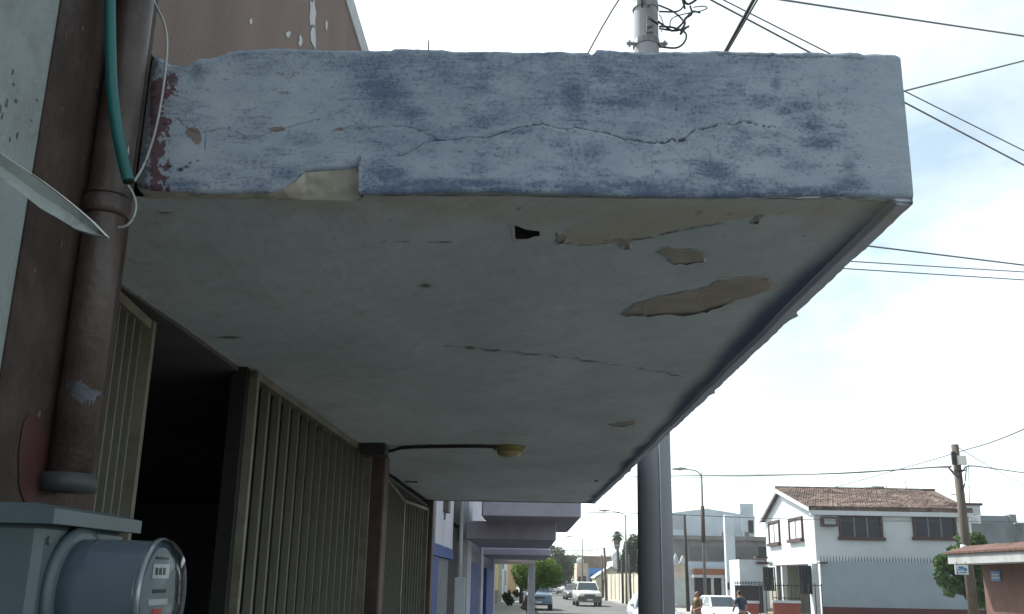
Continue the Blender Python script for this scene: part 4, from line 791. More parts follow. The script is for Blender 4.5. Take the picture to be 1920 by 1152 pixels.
# ------------------------------------------------------------------ the white house with tiled roof
HX, HY = 15.25, 52.0
hs = thing('white_house', 'white two storey house with brown tiled roof and dark framed windows', 'house', (18, HY, .14))
hw = mat('house_white_paint', (.48, .51, .53), .85, .05, 1.5, .15, dirt=(.38, .405, .415), dirt_amt=.45, dirt_scale=.9)
hw2 = mat('boundary_white_paint', (.25, .295, .335), .85, .05, 1.2, .15, dirt=(.20, .22, .24), dirt_amt=.5, dirt_scale=.8)
frame_m = mat('dark_red_brown_frame', (.05, .018, .016), .55, .15, 5, .1); pane_m = glass_mat('window_glass', (.012, .018, .032), .2); pane_m.node_tree.nodes['Principled BSDF'].inputs['Specular IOR Level'].default_value = .2; mull = mat('aluminium_mullion', (.12, .125, .15), .4, .1, 5, 0, metal=.4)
cN = PY(1525, 955, HY); zE = cN.z; HX = cN.x; YR = 58.4; YF = 62.6; zR = PX(1466, 920, HX).z; zO = PX(1525, 1057, HX).z
HX2 = PY(1815, 955, HY).x; RX = PY(1752, 922, YR).x
ew = zE-.02
MB().prism([(HX, HY, zO), (HX, YF, zO), (HX, YF, ew), (HX, YR, zR-.05), (HX, HY, ew)], (HX2-HX, 0, 0)).build('upper_storey', hw, hs)
MB().box((HX+3.6, HY+.9, .14), (HX2, YF-.4, zO)).build('ground_floor', hw, hs)
# roof boards and tiles
tile_m = mat('clay_roof_tile', (.070, .043, .036), .85, .5, .7, .4, dirt=(.34, .26, .22), dirt_amt=.75, dirt_scale=1.1, fine=20)
ov = .32; rf = MB(); th = .16
def rpl(p4): rf.prism(p4, (0, 0, th))
nA, nB = Vector((HX-ov, HY-ov, zE-.075)), Vector((HX2+.1, HY-ov, zE-.075)); rA, rB = Vector((HX-ov, YR, zR)), Vector((RX, YR, zR)); fA, fB = Vector((HX-ov, YF+ov, zE-.1)), Vector((HX2+.1, YF+ov, zE-.1))
rpl([nA, nB, rB, rA]); rpl([rA, rB, fB, fA]); rf.prism([nB, fB, rB], (0, 0, th)); roof = rf.build('roof', tile_m, hs)
# tile courses: half-round rows laid up the near slope, the hip and the far slope, joined (each row is only a few pixels)
tl = MB(); nrow = 64
for i in range(nrow):
    t = (i+.5)/nrow; a0 = nA.lerp(nB, t); tt = 1.0; b0 = Vector((a0.x, YR, zR))
    if a0.x > RX:
        k = (nB.x-a0.x)/(nB.x-RX); b0 = Vector((a0.x, nB.y+(YR-nB.y)*k, nB.z+(zR-nB.z)*k))
    L_ = (b0-a0).length; ns = max(2, int(L_/.42)); prev = None
    for j in range(ns):
        q0 = a0.lerp(b0, j/ns)+Vector((0, 0, th)); q1 = a0.lerp(b0, min(1, (j+1.12)/ns))+Vector((0, 0, th)); w_ = .066; dz = random.uniform(-.012, .012)
        r0 = [q0+Vector((x*w_, 0, z_+.025+dz)) for x, z_ in ((-1, 0), (-.5, .06), (.5, .06), (1, 0))]; r1 = [q1+Vector((x*w_*.85, 0, z_+dz)) for x, z_ in ((-1, 0), (-.5, .05), (.5, .05), (1, 0))]
        tl.add(r0+r1, [(0, 1, 5, 4), (1, 2, 6, 5), (2, 3, 7, 6), (0, 3, 2, 1)])
stuff(tl.build('tile_rows', tile_m, roof))
rg_ = MB()
for i in range(26):
    x = rA.x+(rB.x-rA.x)*i/26; rg_.tube([(x, YR, zR+th+.02), (x+(rB.x-rA.x)/26*1.08, YR, zR+th+.035)], [.10, .085], 7)
rg_.build('ridge_caps', tile_m, roof)
# white barge boards and fascia
MB().prism([nA+Vector((-.02, 0, -.06)), nA+Vector((-.02, 0, .12)), rA+Vector((-.02, 0, .12)), rA+Vector((-.02, 0, -.12))], (.10, 0, 0)).build('barge_board', hw, hs)
MB().prism([fA+Vector((-.021, 0, -.06)), fA+Vector((-.021, 0, .12)), rA+Vector((-.021, 0, .121)), rA+Vector((-.021, 0, -.121))], (.10, 0, 0)).build('barge_board', hw, hs)
MB().box((nA.x+.09, HY-ov+.0, zE-.30), (nB.x, HY-.002, zE-.078)).build('eave_board', hw, hs)
def window(x0, x1, z0, z1, Y, axis, n, sill=True, open_=False):
    fw = .13; g = MB(); 
    def bx(a0, a1, c0, c1, d0, d1, m_, nm, par=None):
        if axis == 'y': q = MB().box((a0, Y+d0, c0), (a1, Y+d1, c1))
        else: q = MB().box((Y+d0, a0, c0), (Y+d1, a1, c1))
        return q.build(nm, m_, par or hs)
    wi = bx(x0, x1, z0, z1, -.02, .05, pane_m, 'window')
    for (a0, a1, c0, c1) in ((x0-fw, x1+fw, z1, z1+fw), (x0-fw, x0, z0, z1), (x1, x1+fw, z0, z1)): bx(a0, a1, c0, c1, -.09, .05, frame_m, 'frame', wi)
    bx(x0-fw-.08, x1+fw+.08, z0-fw*1.2, z0, -.2, .05, frame_m, 'sill', wi)
    for k in range(1, n): xm = x0+(x1-x0)*k/n; bx(xm-.035, xm+.035, z0, z1, -.045, -.021, mull, 'mullion', wi)
    if open_:
        for k in range(n): a_ = x0+(x1-x0)*k/n+.05; bx(a_+.12, x0+(x1-x0)*(k+1)/n-.05, z0+.05, z1-.08, -.03, -.0205, mat('curtain_white', (.5, .52, .54), .8, .1, 8, .1), 'curtain', wi)
    return wi
for (u0, v0, u1, v1) in ((1579, 971, 1649, 1007), (1718, 971, 1787, 1007)):
    a, b = PY(u0, v1, HY-.05), PY(u1, v0, HY-.05); window(a.x, b.x, a.z, b.z, HY, 'y', 3)
for (u0, v0, u1, v1) in ((1445, 981, 1461, 1020), (1483, 975, 1504, 1013)):
    a, b = PX(u0, v1, HX), PX(u1, v0, HX); zz0 = (PX(u0, v1, HX).z+PX(u1, v1, HX).z)/2
    window(min(a.y, b.y), max(a.y, b.y), a.z, (PX(u0, v0, HX).z+PX(u1, v0, HX).z)/2, HX, 'x', 2, open_=True)
a, b = PY(1541, 987, HY-.25), PY(1568, 970, HY-.25)
ac = MB().bbox((a.x, HY-.42, a.z), (b.x, HY+.05, b.z), .03).build('air_conditioner', frame_m, hs); MB().box((a.x+.1, HY-.44, a.z+.1), (b.x-.1, HY-.421, b.z-.1)).build('grille', mat('ac_grey', (.25, .27, .29), .6), ac)
# chimney block at the right end of the eaves and aerials
a, b = PY(1800, 966, HY-.3), PY(1839, 948, HY-.3); MB().box((a.x, HY-.2, a.z+.02), (b.x, HY+2, b.z)).build('parapet_block', hw, hs); MB().box((a.x-.1, HY-.26, b.z), (b.x+.12, HY+2.1, b.z+.12)).build('parapet_cap_brown', frame_m, hs)
# rooftop vent box and aerials
va = PY(1640, 918, 60); MB().box((PY(1622, 920, 60).x, 60, zR-.1), (PY(1655, 920, 60).x, 61, PY(1640, 914, 60).z)).build('roof_hatch', white_far, hs)
MB().box((PY(1636, 914, 59.9).x, 59.9, PY(1636, 917, 59.9).z), (PY(1658, 914, 59.9).x, 60.4, PY(1636, 912, 59.9).z)).build('hatch_cover', grey_raw, hs)
for i, (u, vt, vb) in enumerate(((1661, 905, 925), (1698, 901, 925), (1816, 872, 952))): MB().tube([PY(u+2, vb, 58.6), PY(u, vt, 58.6)], .025, 5).build('aerial', grey_raw, hs)
MB().tube([PY(1783, 928, 58.6), PY(1810, 927, 58.6)], .03, 5).build('aerial', grey_raw, hs)
# porch: columns, recessed wall, barred windows
MB().box((HX+.05, HY+.95, .14), (HX+.35, HY+1.25, zO-.001)).build('porch_column', hw, hs); MB().box((HX+.05, YF-3.3, .14), (HX+.35, YF-3.0, zO-.001)).build('porch_column', hw, hs)
pale_in = mat('porch_wall_cream', (.24, .24, .205), .85, .08, 2, .1)
MB().box((HX+3.3, HY+1.0, .14), (HX+3.58, YF-.5, zO-.002)).box((HX+.4, YF-.8, .14), (HX+3.29, YF-.5, zO-.003)).build('porch_wall', pale_in, hs); MB().box((HX+3.24, 57.0, 1.6), (HX+3.29, 58.4, 2.3)).build('porch_window', dark_op, hs)
iron = mat('black_wrought_iron', (.02, .02, .022), .6, .1, 6, .05); bar_me = {}
def bars(label_name, par, p0, p1, z0, z1, step=.14, r=.014):
    p0, p1 = Vector(p0), Vector(p1); L_ = (p1-p0).length; n = max(2, int(L_/step)); key = (round(z1-z0, 3), r)
    if key not in bar_me: bar_me[key] = mesh_of(MB().box((-r, -r, 0), (r, r, z1-z0)), 'bar', iron)
    for i in range(n+1): q = p0.lerp(p1, i/n); inst('bar', bar_me[key], (q.x, q.y, z0), par)
    d = (p1-p0).normalized(); s_ = Vector((-d.y, d.x, 0))*.02
    for z in (z0+.1, z1-.12): MB().hexa([p0-s_+Vector((0, 0, z)), p1-s_+Vector((0, 0, z)), p1+s_+Vector((0, 0, z)), p0+s_+Vector((0, 0, z))], [p0-s_+Vector((0, 0, z+.04)), p1-s_+Vector((0, 0, z+.04)), p1+s_+Vector((0, 0, z+.04)), p0+s_+Vector((0, 0, z+.04))]).build('rail', iron, par)
def cage(u0, v0, u1, v1, Y):
    a, b = PY(u0, v1, Y), PY(u1, v0, Y); wi = MB().box((a.x+.05, Y+.05, a.z), (b.x-.05, Y+.3, b.z)).build('barred_window', pane_m, hs)
    n = 5
    for i in range(n+1): x = a.x+(b.x-a.x)*i/n; MB().box((x-.03, Y-.02, a.z), (x+.03, Y+.04, b.z)).build('bar', iron, wi)
    for z in (a.z, (a.z+b.z)/2, b.z-.06): MB().box((a.x, Y-.03, z), (b.x, Y+.05, z+.06)).build('rail', iron, wi)
cage(1501, 1061, 1526, 1114, HY+.35); cage(1433, 1064, 1452, 1108, 57.5)
MB().box((PY(1522, 1060, HY+.2).x, HY+.2, .14), (PY(1543, 1060, HY+.2).x, HY+.85, zO-.002)).build('corner_pier', hw, hs)
# lower boundary wall with spikes
bwv = thing('garden_wall', 'pale blue-white garden wall with iron spikes and dark red plinth', 'wall', (20, 50.4, .14))
a, b = PY(1544, 1138, 50.4), PY(1544, 1052, 50.4); xr = PY(1860, 1052, 50.4).x
MB().box((a.x, 50.4, a.z), (xr, 50.65, b.z)).build('wall', hw2, bwv); MB().box((a.x-.02, 50.36, .0), (xr, 50.66, a.z-.002)).build('plinth', mat('dark_red_plinth', (.075, .018, .018), .7, .15, 3, .1), bwv)
MB().box((a.x-.06, 50.38, .0), (a.x-.005, 50.67, b.z)).build('edge_strip', hw, bwv)
spm = mesh_of(MB().loft([[(-.03, -.01, 0), (.03, -.01, 0), (.03, .01, 0), (-.03, .01, 0)], [(-.022, -.01, .17), (.022, -.01, .17), (.022, .01, .17), (-.022, .01, .17)], [(-.004, -.003, .27), (.004, -.003, .27), (.004, .003, .27), (-.004, .003, .27)]]), 'spike', mat('spike_grey', (.10, .10, .12), .6))
x = a.x+.05
while x < PY(1792, 1052, 50.4).x: inst('spike', spm, (x, 50.5, b.z), bwv); x += .155
MB().box((PY(1536, 1060, 50.2).x, 49.9, b.z-.14), (PY(1549, 1060, 50.2).x, 50.35, b.z-.06)).build('drip_ledge', frame_m, bwv)
# fence of the house and neighbour: low red walls with white caps, iron bars
red_low = mat('brick_red_paint', (.22, .055, .04), .8, .12, 3, .2)
def low_wall(label, u0, u1, Y, vcap, bars_top=None):
    a, b = PY(u0, vcap, Y), PY(u1, vcap, Y); g = thing('front_fence', label, 'fence', (a.x, Y, .14)); zc = a.z
    MB().box((a.x, Y, .14), (b.x, Y+.2, zc-.12)).build('low_wall', red_low, g); MB().box((a.x-.04, Y-.04, zc-.119), (b.x+.04, Y+.24, zc)).build('coping', cap_white, g)
    if bars_top: bars('bar', g, (a.x, Y+.1, 0), (b.x, Y+.1, 0), zc, PY(u0, bars_top, Y).z, .17, .014)
    return g
low_wall('low red fence wall with white coping before the porch', 1450, 1500, 50.2, 1126, 1094)
low_wall('low red fence wall with white coping near the standing man', 1398, 1422, 51.5, 1127, None)
pg2 = thing('iron_gate', 'black iron gate bars beside the garden wall corner', 'gate', (PY(1505, 1150, 50.3).x, 50.3, .14)); bars('bar', pg2, (PY(1504, 1100, 50.3).x, 50.3, 0), (PY(1540, 1100, 50.3).x, 50.3, 0), .2, PY(1510, 1094, 50.3).z, .24, .02)
pg3 = thing('iron_gate', 'black iron gate bars between the two low red walls', 'gate', (PY(1425, 1150, 50.5).x, 50.5, .14)); bars('bar', pg3, (PY(1424, 1100, 50.5).x, 50.5, 0), (PY(1448, 1100, 50.5).x, 50.5, 0), .2, PY(1430, 1095, 50.5).z, .24, .02)
nbw = thing('neighbour_porch', 'white neighbouring porch wall with brown cornice and black railing', 'house', (PY(1400, 1150, 60).x, 60, .14))
face('wall', 1390, 1050, 1434, 1150, 62, 3, white_far, nbw, .14); face('cornice', 1420, 1054, 1442, 1058, 61.6, .8, frame_m, nbw); face('cornice', 1418, 1044, 1440, 1047, 61.4, .8, frame_m, nbw)
MB().box((PY(1378, 1100, 60).x, 60, .2), (PY(1430, 1100, 60).x, 60.06, PY(1400, 1098, 60).z)).build('railing_sheet', iron, nbw); bars('bar', nbw, (PY(1378, 1100, 59.8).x, 59.8, 0), (PY(1430, 1100, 59.8).x, 59.8, 0), PY(1400, 1099, 59.8).z, PY(1400, 1089, 59.8).z, .16, .014)
# stained grey house to the right of it
sg = thing('stained_house', 'mildew stained grey flat roofed house behind the leafy tree', 'house', (27, 58, .14))
stn = mat('mildewed_render', (.20, .215, .235), .9, .2, .8, .3, dirt=(.035, .037, .042), dirt_amt=.95, dirt_scale=.7, streak=.5)
face('wall', 1838, 985, 2020, 1150, 58, 8, stn, sg, .14); face('roof_parapet', 1840, 968, 1902, 986, 59, 4, stn, sg); face('parapet_end', 1895, 965, 1905, 985, 58.9, .6, grey_raw, sg); face('wall', 1905, 982, 2020, 990, 58.5, 4, stn, sg)

MB().tube([(MAST.x, 58.3, 5.0), (MAST.x, 58.05, PY(1985, 890, 58).z)], .05, 6).build('roof_mast', grey_raw, sg)
# ------------------------------------------------------------------ corner porch at right edge
cpX = 10.4
pA = PX(1778, 1058, cpX); pT = PX(1778, 1038, cpX)
cg = thing('corner_porch', 'brick red corner porch wall under a white slab with tile trim', 'porch', (11.5, 18, .14))
slab_w = mat('weathered_white_slab', (.33, .34, .34), .85, .1, 3, .2, dirt=(.16, .15, .14), dirt_amt=.55, dirt_scale=2)
MB().box((cpX, 6, pA.z), (15, pA.y, pT.z-.02)).build('slab', slab_w, cg)
tr = mat('trim_tile', (.11, .055, .042), .8, .25, 4, .3)
ty = 6.0
while ty < pA.y-.25: MB().loft([[(cpX-.06, ty+.01, pT.z-.018), (cpX-.06, ty+.27, pT.z-.018), (cpX-.06, ty+.27, pT.z+.03), (cpX-.06, ty+.01, pT.z+.03)], [(cpX+.45, ty+.01, pT.z-.018), (cpX+.45, ty+.27, pT.z-.018), (cpX+.45, ty+.27, pT.z+.19+random.uniform(-.01, .01)), (cpX+.45, ty+.01, pT.z+.19)]]).build('trim_tile', tr, cg); ty += .28
MB().box((11.15, 6, .14), (14.5, PX(1845, 1100, 11.15).y, pA.z-.002)).build('wall', mat('terracotta_wall', (.135, .075, .06), .85, .12, 4, .3, dirt=(.09, .05, .04), dirt_amt=.5, dirt_scale=3), cg)
a = PX(1867, 1080, 11.13); plate = thing('street_sign', 'small blue street name plate on the terracotta wall', 'sign', (11.13, a.y, a.z-.1))
MB().box((11.12, a.y-.24, a.z-.12), (11.148, a.y+.24, a.z+.11)).build('plate', mat('sign_blue', (.08, .16, .30), .5), plate)
for dz, wd in ((.03, .16), (-.04, .19)): MB().box((11.117, a.y-wd, a.z+dz-.02), (11.1195, a.y+wd, a.z+dz+.015)).build('lettering', wht, plate)
a = PY(1803, 1068, 22.6); hsn = thing('hanging_sign', 'small white hanging sign with blue marks under the porch slab', 'sign', (a.x, 22.6, a.z-.12))
MB().box((a.x-.145, 22.59, a.z-.11), (a.x+.145, 22.61, a.z+.10)).build('board', mat('sign_white', (.66, .69, .72), .5, .05, 4, 0), hsn)
sbl = mat('sign_mark_blue', (.06, .22, .42), .5)
for (x0, x1, z0, z1) in ((-.07, .05, .01, .06), (-.12, .02, -.02, 0), (.04, .11, -.03, .03), (-.125, -.085, -.09, -.05), (-.06, .10, -.075, -.055)): MB().box((a.x+x0, 22.585, a.z+z0), (a.x+x1, 22.5895, a.z+z1)).build('mark', sbl, hsn)
for dx in (-.1, .1): MB().tube([(a.x+dx, 22.6, a.z+.1), (a.x+dx, 22.6, pA.z+.005)], .006, 5).build('hanger', iron, hsn)

# ------------------------------------------------------------------ trees
def leaf_mat(name, col, var=.45): return mat(name, col, .55, .25, 3, 0, spec=.3, alpha_leaf=True, attr='leaf')
def crown(name, m_, blobs, n, size, parent, seed=1, shell=.55, flat=.6):
    rg = np.random.default_rng(seed); V_ = []; F_ = []; C_ = []; vol = np.array([b[3]*b[4]*b[5] for b in blobs]); cnt = (vol/vol.sum()*n).astype(int)
    org = np.array(WL[parent.name])
    for (cx, cy, cz_, rx, ry, rz_), c in zip(blobs, cnt):
        d = rg.normal(size=(c, 3)); d /= np.linalg.norm(d, axis=1)[:, None]; clump = rg.normal(size=(40, 3)); clump /= np.linalg.norm(clump, axis=1)[:, None]
        near = (d @ clump.T).max(1); r_ = rg.random(c)**(1/3)*(1-shell)+shell*rg.random(c)**.25; r_ = np.clip(r_, 0, 1)*(.80+.28*np.clip((near-.8)/.2, 0, 1)); p = d*r_[:, None]*np.array([rx, ry, rz_])+np.array([cx, cy, cz_])
        a = rg.normal(size=(c, 3)); a /= np.linalg.norm(a, axis=1)[:, None]; b = np.cross(a, rg.normal(size=(c, 3))); b /= np.linalg.norm(b, axis=1)[:, None]
        s = size*(.6+.8*rg.random(c))[:, None]; q = np.stack([p-a*s, p+b*s*.5, p+a*s, p-b*s*.5], 1)-org; k = len(V_)*1
        V_.append(q.reshape(-1, 3)); C_.append(np.repeat(.65+.7*rg.random(c)+(.35*np.clip((near-.85)/.15, 0, 1)), 4))
    V_ = np.concatenate(V_); C_ = np.concatenate(C_); F_ = np.arange(len(V_)).reshape(-1, 4)
    me = bpy.data.meshes.new(name); me.from_pydata(V_.tolist(), [], F_.tolist()); at = me.attributes.new('leaf', 'FLOAT_COLOR', 'POINT'); cc = np.stack([C_, C_, C_*.9, np.ones_like(C_)], -1)
    at.data.foreach_set('color', cc.astype(np.float32).reshape(-1)); me.materials.append(m_); o = bpy.data.objects.new(name, me); COL.objects.link(o); o.parent = parent; WL[o.name] = WL[parent.name]; return o
bark = mat('bark', (.085, .065, .05), .95, .3, 6, .5)
def tree(label, base, blobs, n, size, m_, trunk_r=.15, seed=1, name='tree', limbs=5, group=None):
    g = thing(name, label, 'tree', base, group); b = Vector(base); rr = random.Random(seed); mb = MB()
    c = Vector(blobs[0][:3]); fork = b.lerp(Vector((c.x, c.y, c.z-blobs[0][5]*.6)), .85); mb.tube(spline([b, b.lerp(fork, .5)+Vector((rr.uniform(-.1, .1), 0, 0)), fork], 4), [trunk_r*(1-.05*i) for i in range(9)], 8)
    for i in range(limbs):
        bl_ = blobs[i % len(blobs)]; e = Vector((bl_[0]+rr.uniform(-.6, .6)*bl_[3], bl_[1]+rr.uniform(-.6, .6)*bl_[4], bl_[2]+rr.uniform(-.1, .5)*bl_[5])); mb.tube([fork-Vector((0, 0, .1)), fork.lerp(e, .5)+Vector((0, 0, .15)), e], [trunk_r*.5, trunk_r*.35, trunk_r*.12], 6)
    mb.build('trunk', bark, g, True); crown('crown', m_, blobs, n, size, g, seed); return g
lm_bright = leaf_mat('laurel_leaf', (.075, .14, .022)); lm_dark = leaf_mat('dark_leaf', (.028, .05, .02)); lm_mid = leaf_mat('citrus_leaf', (.04, .085, .025))
tree('round clipped bright green laurel tree at the kerb', (-.08, 59, .14), [(.75, 59, 2.25, 1.35, 1.4, .95), (.25, 59.2, 2.2, 1.1, 1.2, .9), (1.3, 59, 2.15, .85, 1.2, .8), (-.05, 59, 2.0, .7, 1.0, .8)], 24000, .06, lm_bright, .24, 3, 'laurel_tree')
tree('tall dark tree spreading over the far left pavement', (1.0, 122, .14), [(2.6, 122, 4.2, 2.6, 2.5, 1.7), (4.2, 123, 3.3, 1.7, 2, 1.6), (1.2, 121, 4.0, 1.8, 2, 1.6), (3.6, 122, 2.2, 2.2, 2, 1.5)], 11000, .14, lm_dark, .25, 4)
tree('dark tree behind the weathered beige house', (6.6, 160, .14), [(7.0, 160, 3.9, 2.2, 2, 1.6), (5.5, 161, 3.4, 2, 2, 1.6), (8.5, 160, 3.3, 1.6, 2, 1.6)], 6000, .16, lm_dark, .25, 5)
tree('dark tree above the blue fronted building', (15.5, 165, .14), [(15.5, 165, 4.2, 2.4, 2, 2.0), (13.5, 166, 3.9, 2, 2, 1.4), (17, 166, 4, 2, 2, 2)], 5500, .17, lm_dark, .25, 6)
tree('leafy dark tree rising behind the cream wall', (10.5, 100, .14), [(10.7, 100, 4.6, .85, 1.1, 1.7), (10.4, 101, 2.9, 1.1, 1.2, 1.7), (9.9, 100.5, 3.4, .65, 1, 1.6), (10.2, 101, 4.9, .5, .8, .9)], 14000, .11, lm_dark, .2, 7)
tree('broad dark tree behind the palm next to the big pole', (11.7, 99, .14), [(11.6, 98, 4.9, .9, 1.2, 2.0), (11.4, 98, 5.9, .6, .8, 1.0), (12.0, 99, 3.1, 1.5, 1.3, 1.6)], 7000, .11, lm_dark, .2, 8)
for i, (x, y) in enumerate(((24, 230), (4, 260), (12, 240))):
    tree(['rounded far tree closing the street end on right', 'rounded far tree closing the street end on left', 'rounded far tree closing the middle of the street end'][i], (x, y, 0), [(x, y, 5, 4.5, 3, 2.6), (x+3, y, 4, 3, 3, 2.2), (x-3, y, 4, 3, 3, 2.3)], 3500, .28, lm_dark, .3, 20+i)
cit = PY(1815, 1080, 37.6)
rc = random.Random(31); cb = []
for (u0, u1, v0, v1, n_) in ((1768, 1840, 1050, 1110, 16), (1830, 1872, 1058, 1140, 14), (1785, 1885, 1008, 1045, 13), (1757, 1790, 1048, 1085, 5)):
    for _ in range(n_):
        q = PY(rc.uniform(u0, u1), rc.uniform(v0, v1), 38.2+rc.uniform(-.6, .6)); r_ = rc.uniform(.16, .40); cb.append((q.x, q.y, q.z, r_*rc.uniform(.8, 1.3), r_, r_*rc.uniform(.7, 1.1)))
cb.sort(key=lambda b: -b[3])
tree('glossy leafy tree wrapped round the wooden utility pole', (cit.x+.35, 38.2, .14), cb, 9000, .085, lm_mid, .10, 9, 'citrus_tree', 14)
# palm
pb = PY(1162, 1085, 100); pt = PY(1157, 1010, 100)
pal = thing('palm_tree', 'single fan palm with shaggy head beside the dark trees', 'palm', (pb.x, 100, .14)); MB().tube([(pb.x, 100, .14), (pb.x*.5+pt.x*.5, 100, 3), (pt.x, 100, pt.z)], [.2, .15, .12], 8).build('trunk', bark, pal, True)
palm_m = leaf_mat('palm_leaf', (.05, .085, .04)); rr = random.Random(5); fr = MB()
for k in range(60):
    az = rr.uniform(0, 2*math.pi); el = rr.uniform(-1.25, 1.35); L_ = rr.uniform(.55, .85); d = Vector((math.cos(az)*math.cos(el), math.sin(az)*math.cos(el), math.sin(el))); side = d.cross(Vector((0, 0, 1))).normalized()
    base_ = Vector((pt.x, 100, pt.z+.35)); rowa = []
    for j in range(5): t = j/4; c = base_+d*L_*t+Vector((0, 0, -.35*t*t)); w_ = .16*math.sin(math.pi*min(1, t*.9+.1))+.01; rowa.append([c-side*w_, c+Vector((0, 0, .04)), c+side*w_])
    fr.sheet(rowa)
fo = fr.build('fronds', palm_m, pal); at = fo.data.attributes.new('leaf', 'FLOAT_COLOR', 'POINT'); at.data.foreach_set('color', np.repeat(np.array([[1.1, 1.1, 1, 1]], np.float32), len(fo.data.vertices), 0).reshape(-1))
sk = MB()
for k in range(26):
    az = rr.uniform(0, 6.28); c = Vector((pt.x, 100, pt.z+.2)); d = Vector((math.cos(az), math.sin(az), 0)); sd_ = d.cross(Vector((0, 0, 1))); sk.sheet([[c-sd_*.04, c+sd_*.04], [c+d*.35-sd_*.1+Vector((0, 0, -.5)), c+d*.35+sd_*.1+Vector((0, 0, -.5))], [c+d*.22-sd_*.05+Vector((0, 0, -1.3)), c+d*.22+sd_*.05+Vector((0, 0, -1.25))]])
sk.build('dead_skirt', mat('dead_frond', (.16, .15, .11), .9), pal)
# pavement plants on the near side
for i, (u, v, Y, h) in enumerate(((952, 1140, 66, 1.0), (968, 1122, 95, .7))):
    x = PY(u, v, Y).x; g = thing('potted_shrub', ['dark bushy shrub by the yellow house plinth', 'low shrub against the white street house', 'small shrub under the clipped laurel tree', 'narrow shrub beside the yellow house corner'][i], 'shrub', (x, Y, .14)); MB().tube([(x, Y, .14), (x, Y, .6)], .03, 6).build('stem', bark, g); crown('foliage', lm_dark, [(x, Y, .14+h*.45, .22, .24, h*.38), (x+.2, Y-.1, .14+h*.3, .2, .2, h*.25), (x-.2, Y, .14+h*.6, .16, .2, h*.25), (x+.08, Y, .14+h*.85, .12, .1, h*.18)], 420, .11, g, 40+i)

# ------------------------------------------------------------------ vehicles
tyre_m = mat('tyre_rubber', (.02, .02, .02), .85, .1, 20, .1); rim_m = mat('wheel_rim', (.30, .30, .31), .35, .1, 6, 0, metal=.7); cglass = glass_mat('car_glass', (.04, .055, .065), .05)
trim_m = mat('black_trim', (.025, .025, .027), .6, .1, 9, .05); light_m = mat('headlight_lens', (.62, .64, .66), .12, .05, 9, 0, spec=.7); chrome = mat('chrome', (.5, .5, .52), .2, .05, 9, 0, metal=.9); plate_m = mat('number_plate', (.65, .65, .62), .5)
red_l = mat('tail_lens', (.30, .02, .02), .2)
def paintm(nm, c): return mat(nm, c, .32, .05, 2, 0, spec=.5, coat=.5, dirt=(.3, .28, .25), dirt_amt=.10)
SPEC = {'sedan': dict(L=4.45, W=1.72, body=[(-2.22,.66,.34,.50),(-2.14,.78,.22,.64),(-1.85,.83,.18,.74),(-1.3,.86,.17,.84),(-.72,.86,.17,.92),(.9,.86,.17,.96),(1.7,.84,.18,.97),(2.1,.80,.24,.92),(2.22,.70,.36,.72)], cab=(-.88,1.75,-.10,1.02,.80,.58,.91,1.42), wy=(-1.38,1.34), wr=.30),
        'suv': dict(L=4.75, W=1.84, body=[(-2.38,.74,.42,.72),(-2.30,.86,.32,.92),(-2.0,.91,.28,1.02),(-1.3,.92,.27,1.08),(-.80,.92,.27,1.12),(1.0,.92,.27,1.14),(2.0,.91,.28,1.14),(2.3,.88,.34,1.10),(2.38,.80,.42,.9)], cab=(-.95,2.30,-.28,2.12,.86,.68,1.09,1.70), wy=(-1.45,1.42), wr=.37),
        'pickup': dict(L=4.9, W=1.72, body=[(-2.45,.72,.44,.72),(-2.38,.82,.34,.92),(-2.0,.85,.30,1.0),(-1.3,.86,.29,1.05),(-.85,.86,.29,1.08),(.9,.86,.29,1.08),(2.0,.86,.30,1.06),(2.4,.84,.36,1.04),(2.45,.8,.42,.9)], cab=(-1.0,.80,-.45,.62,.80,.64,1.05,1.66), wy=(-1.5,1.5), wr=.35)}
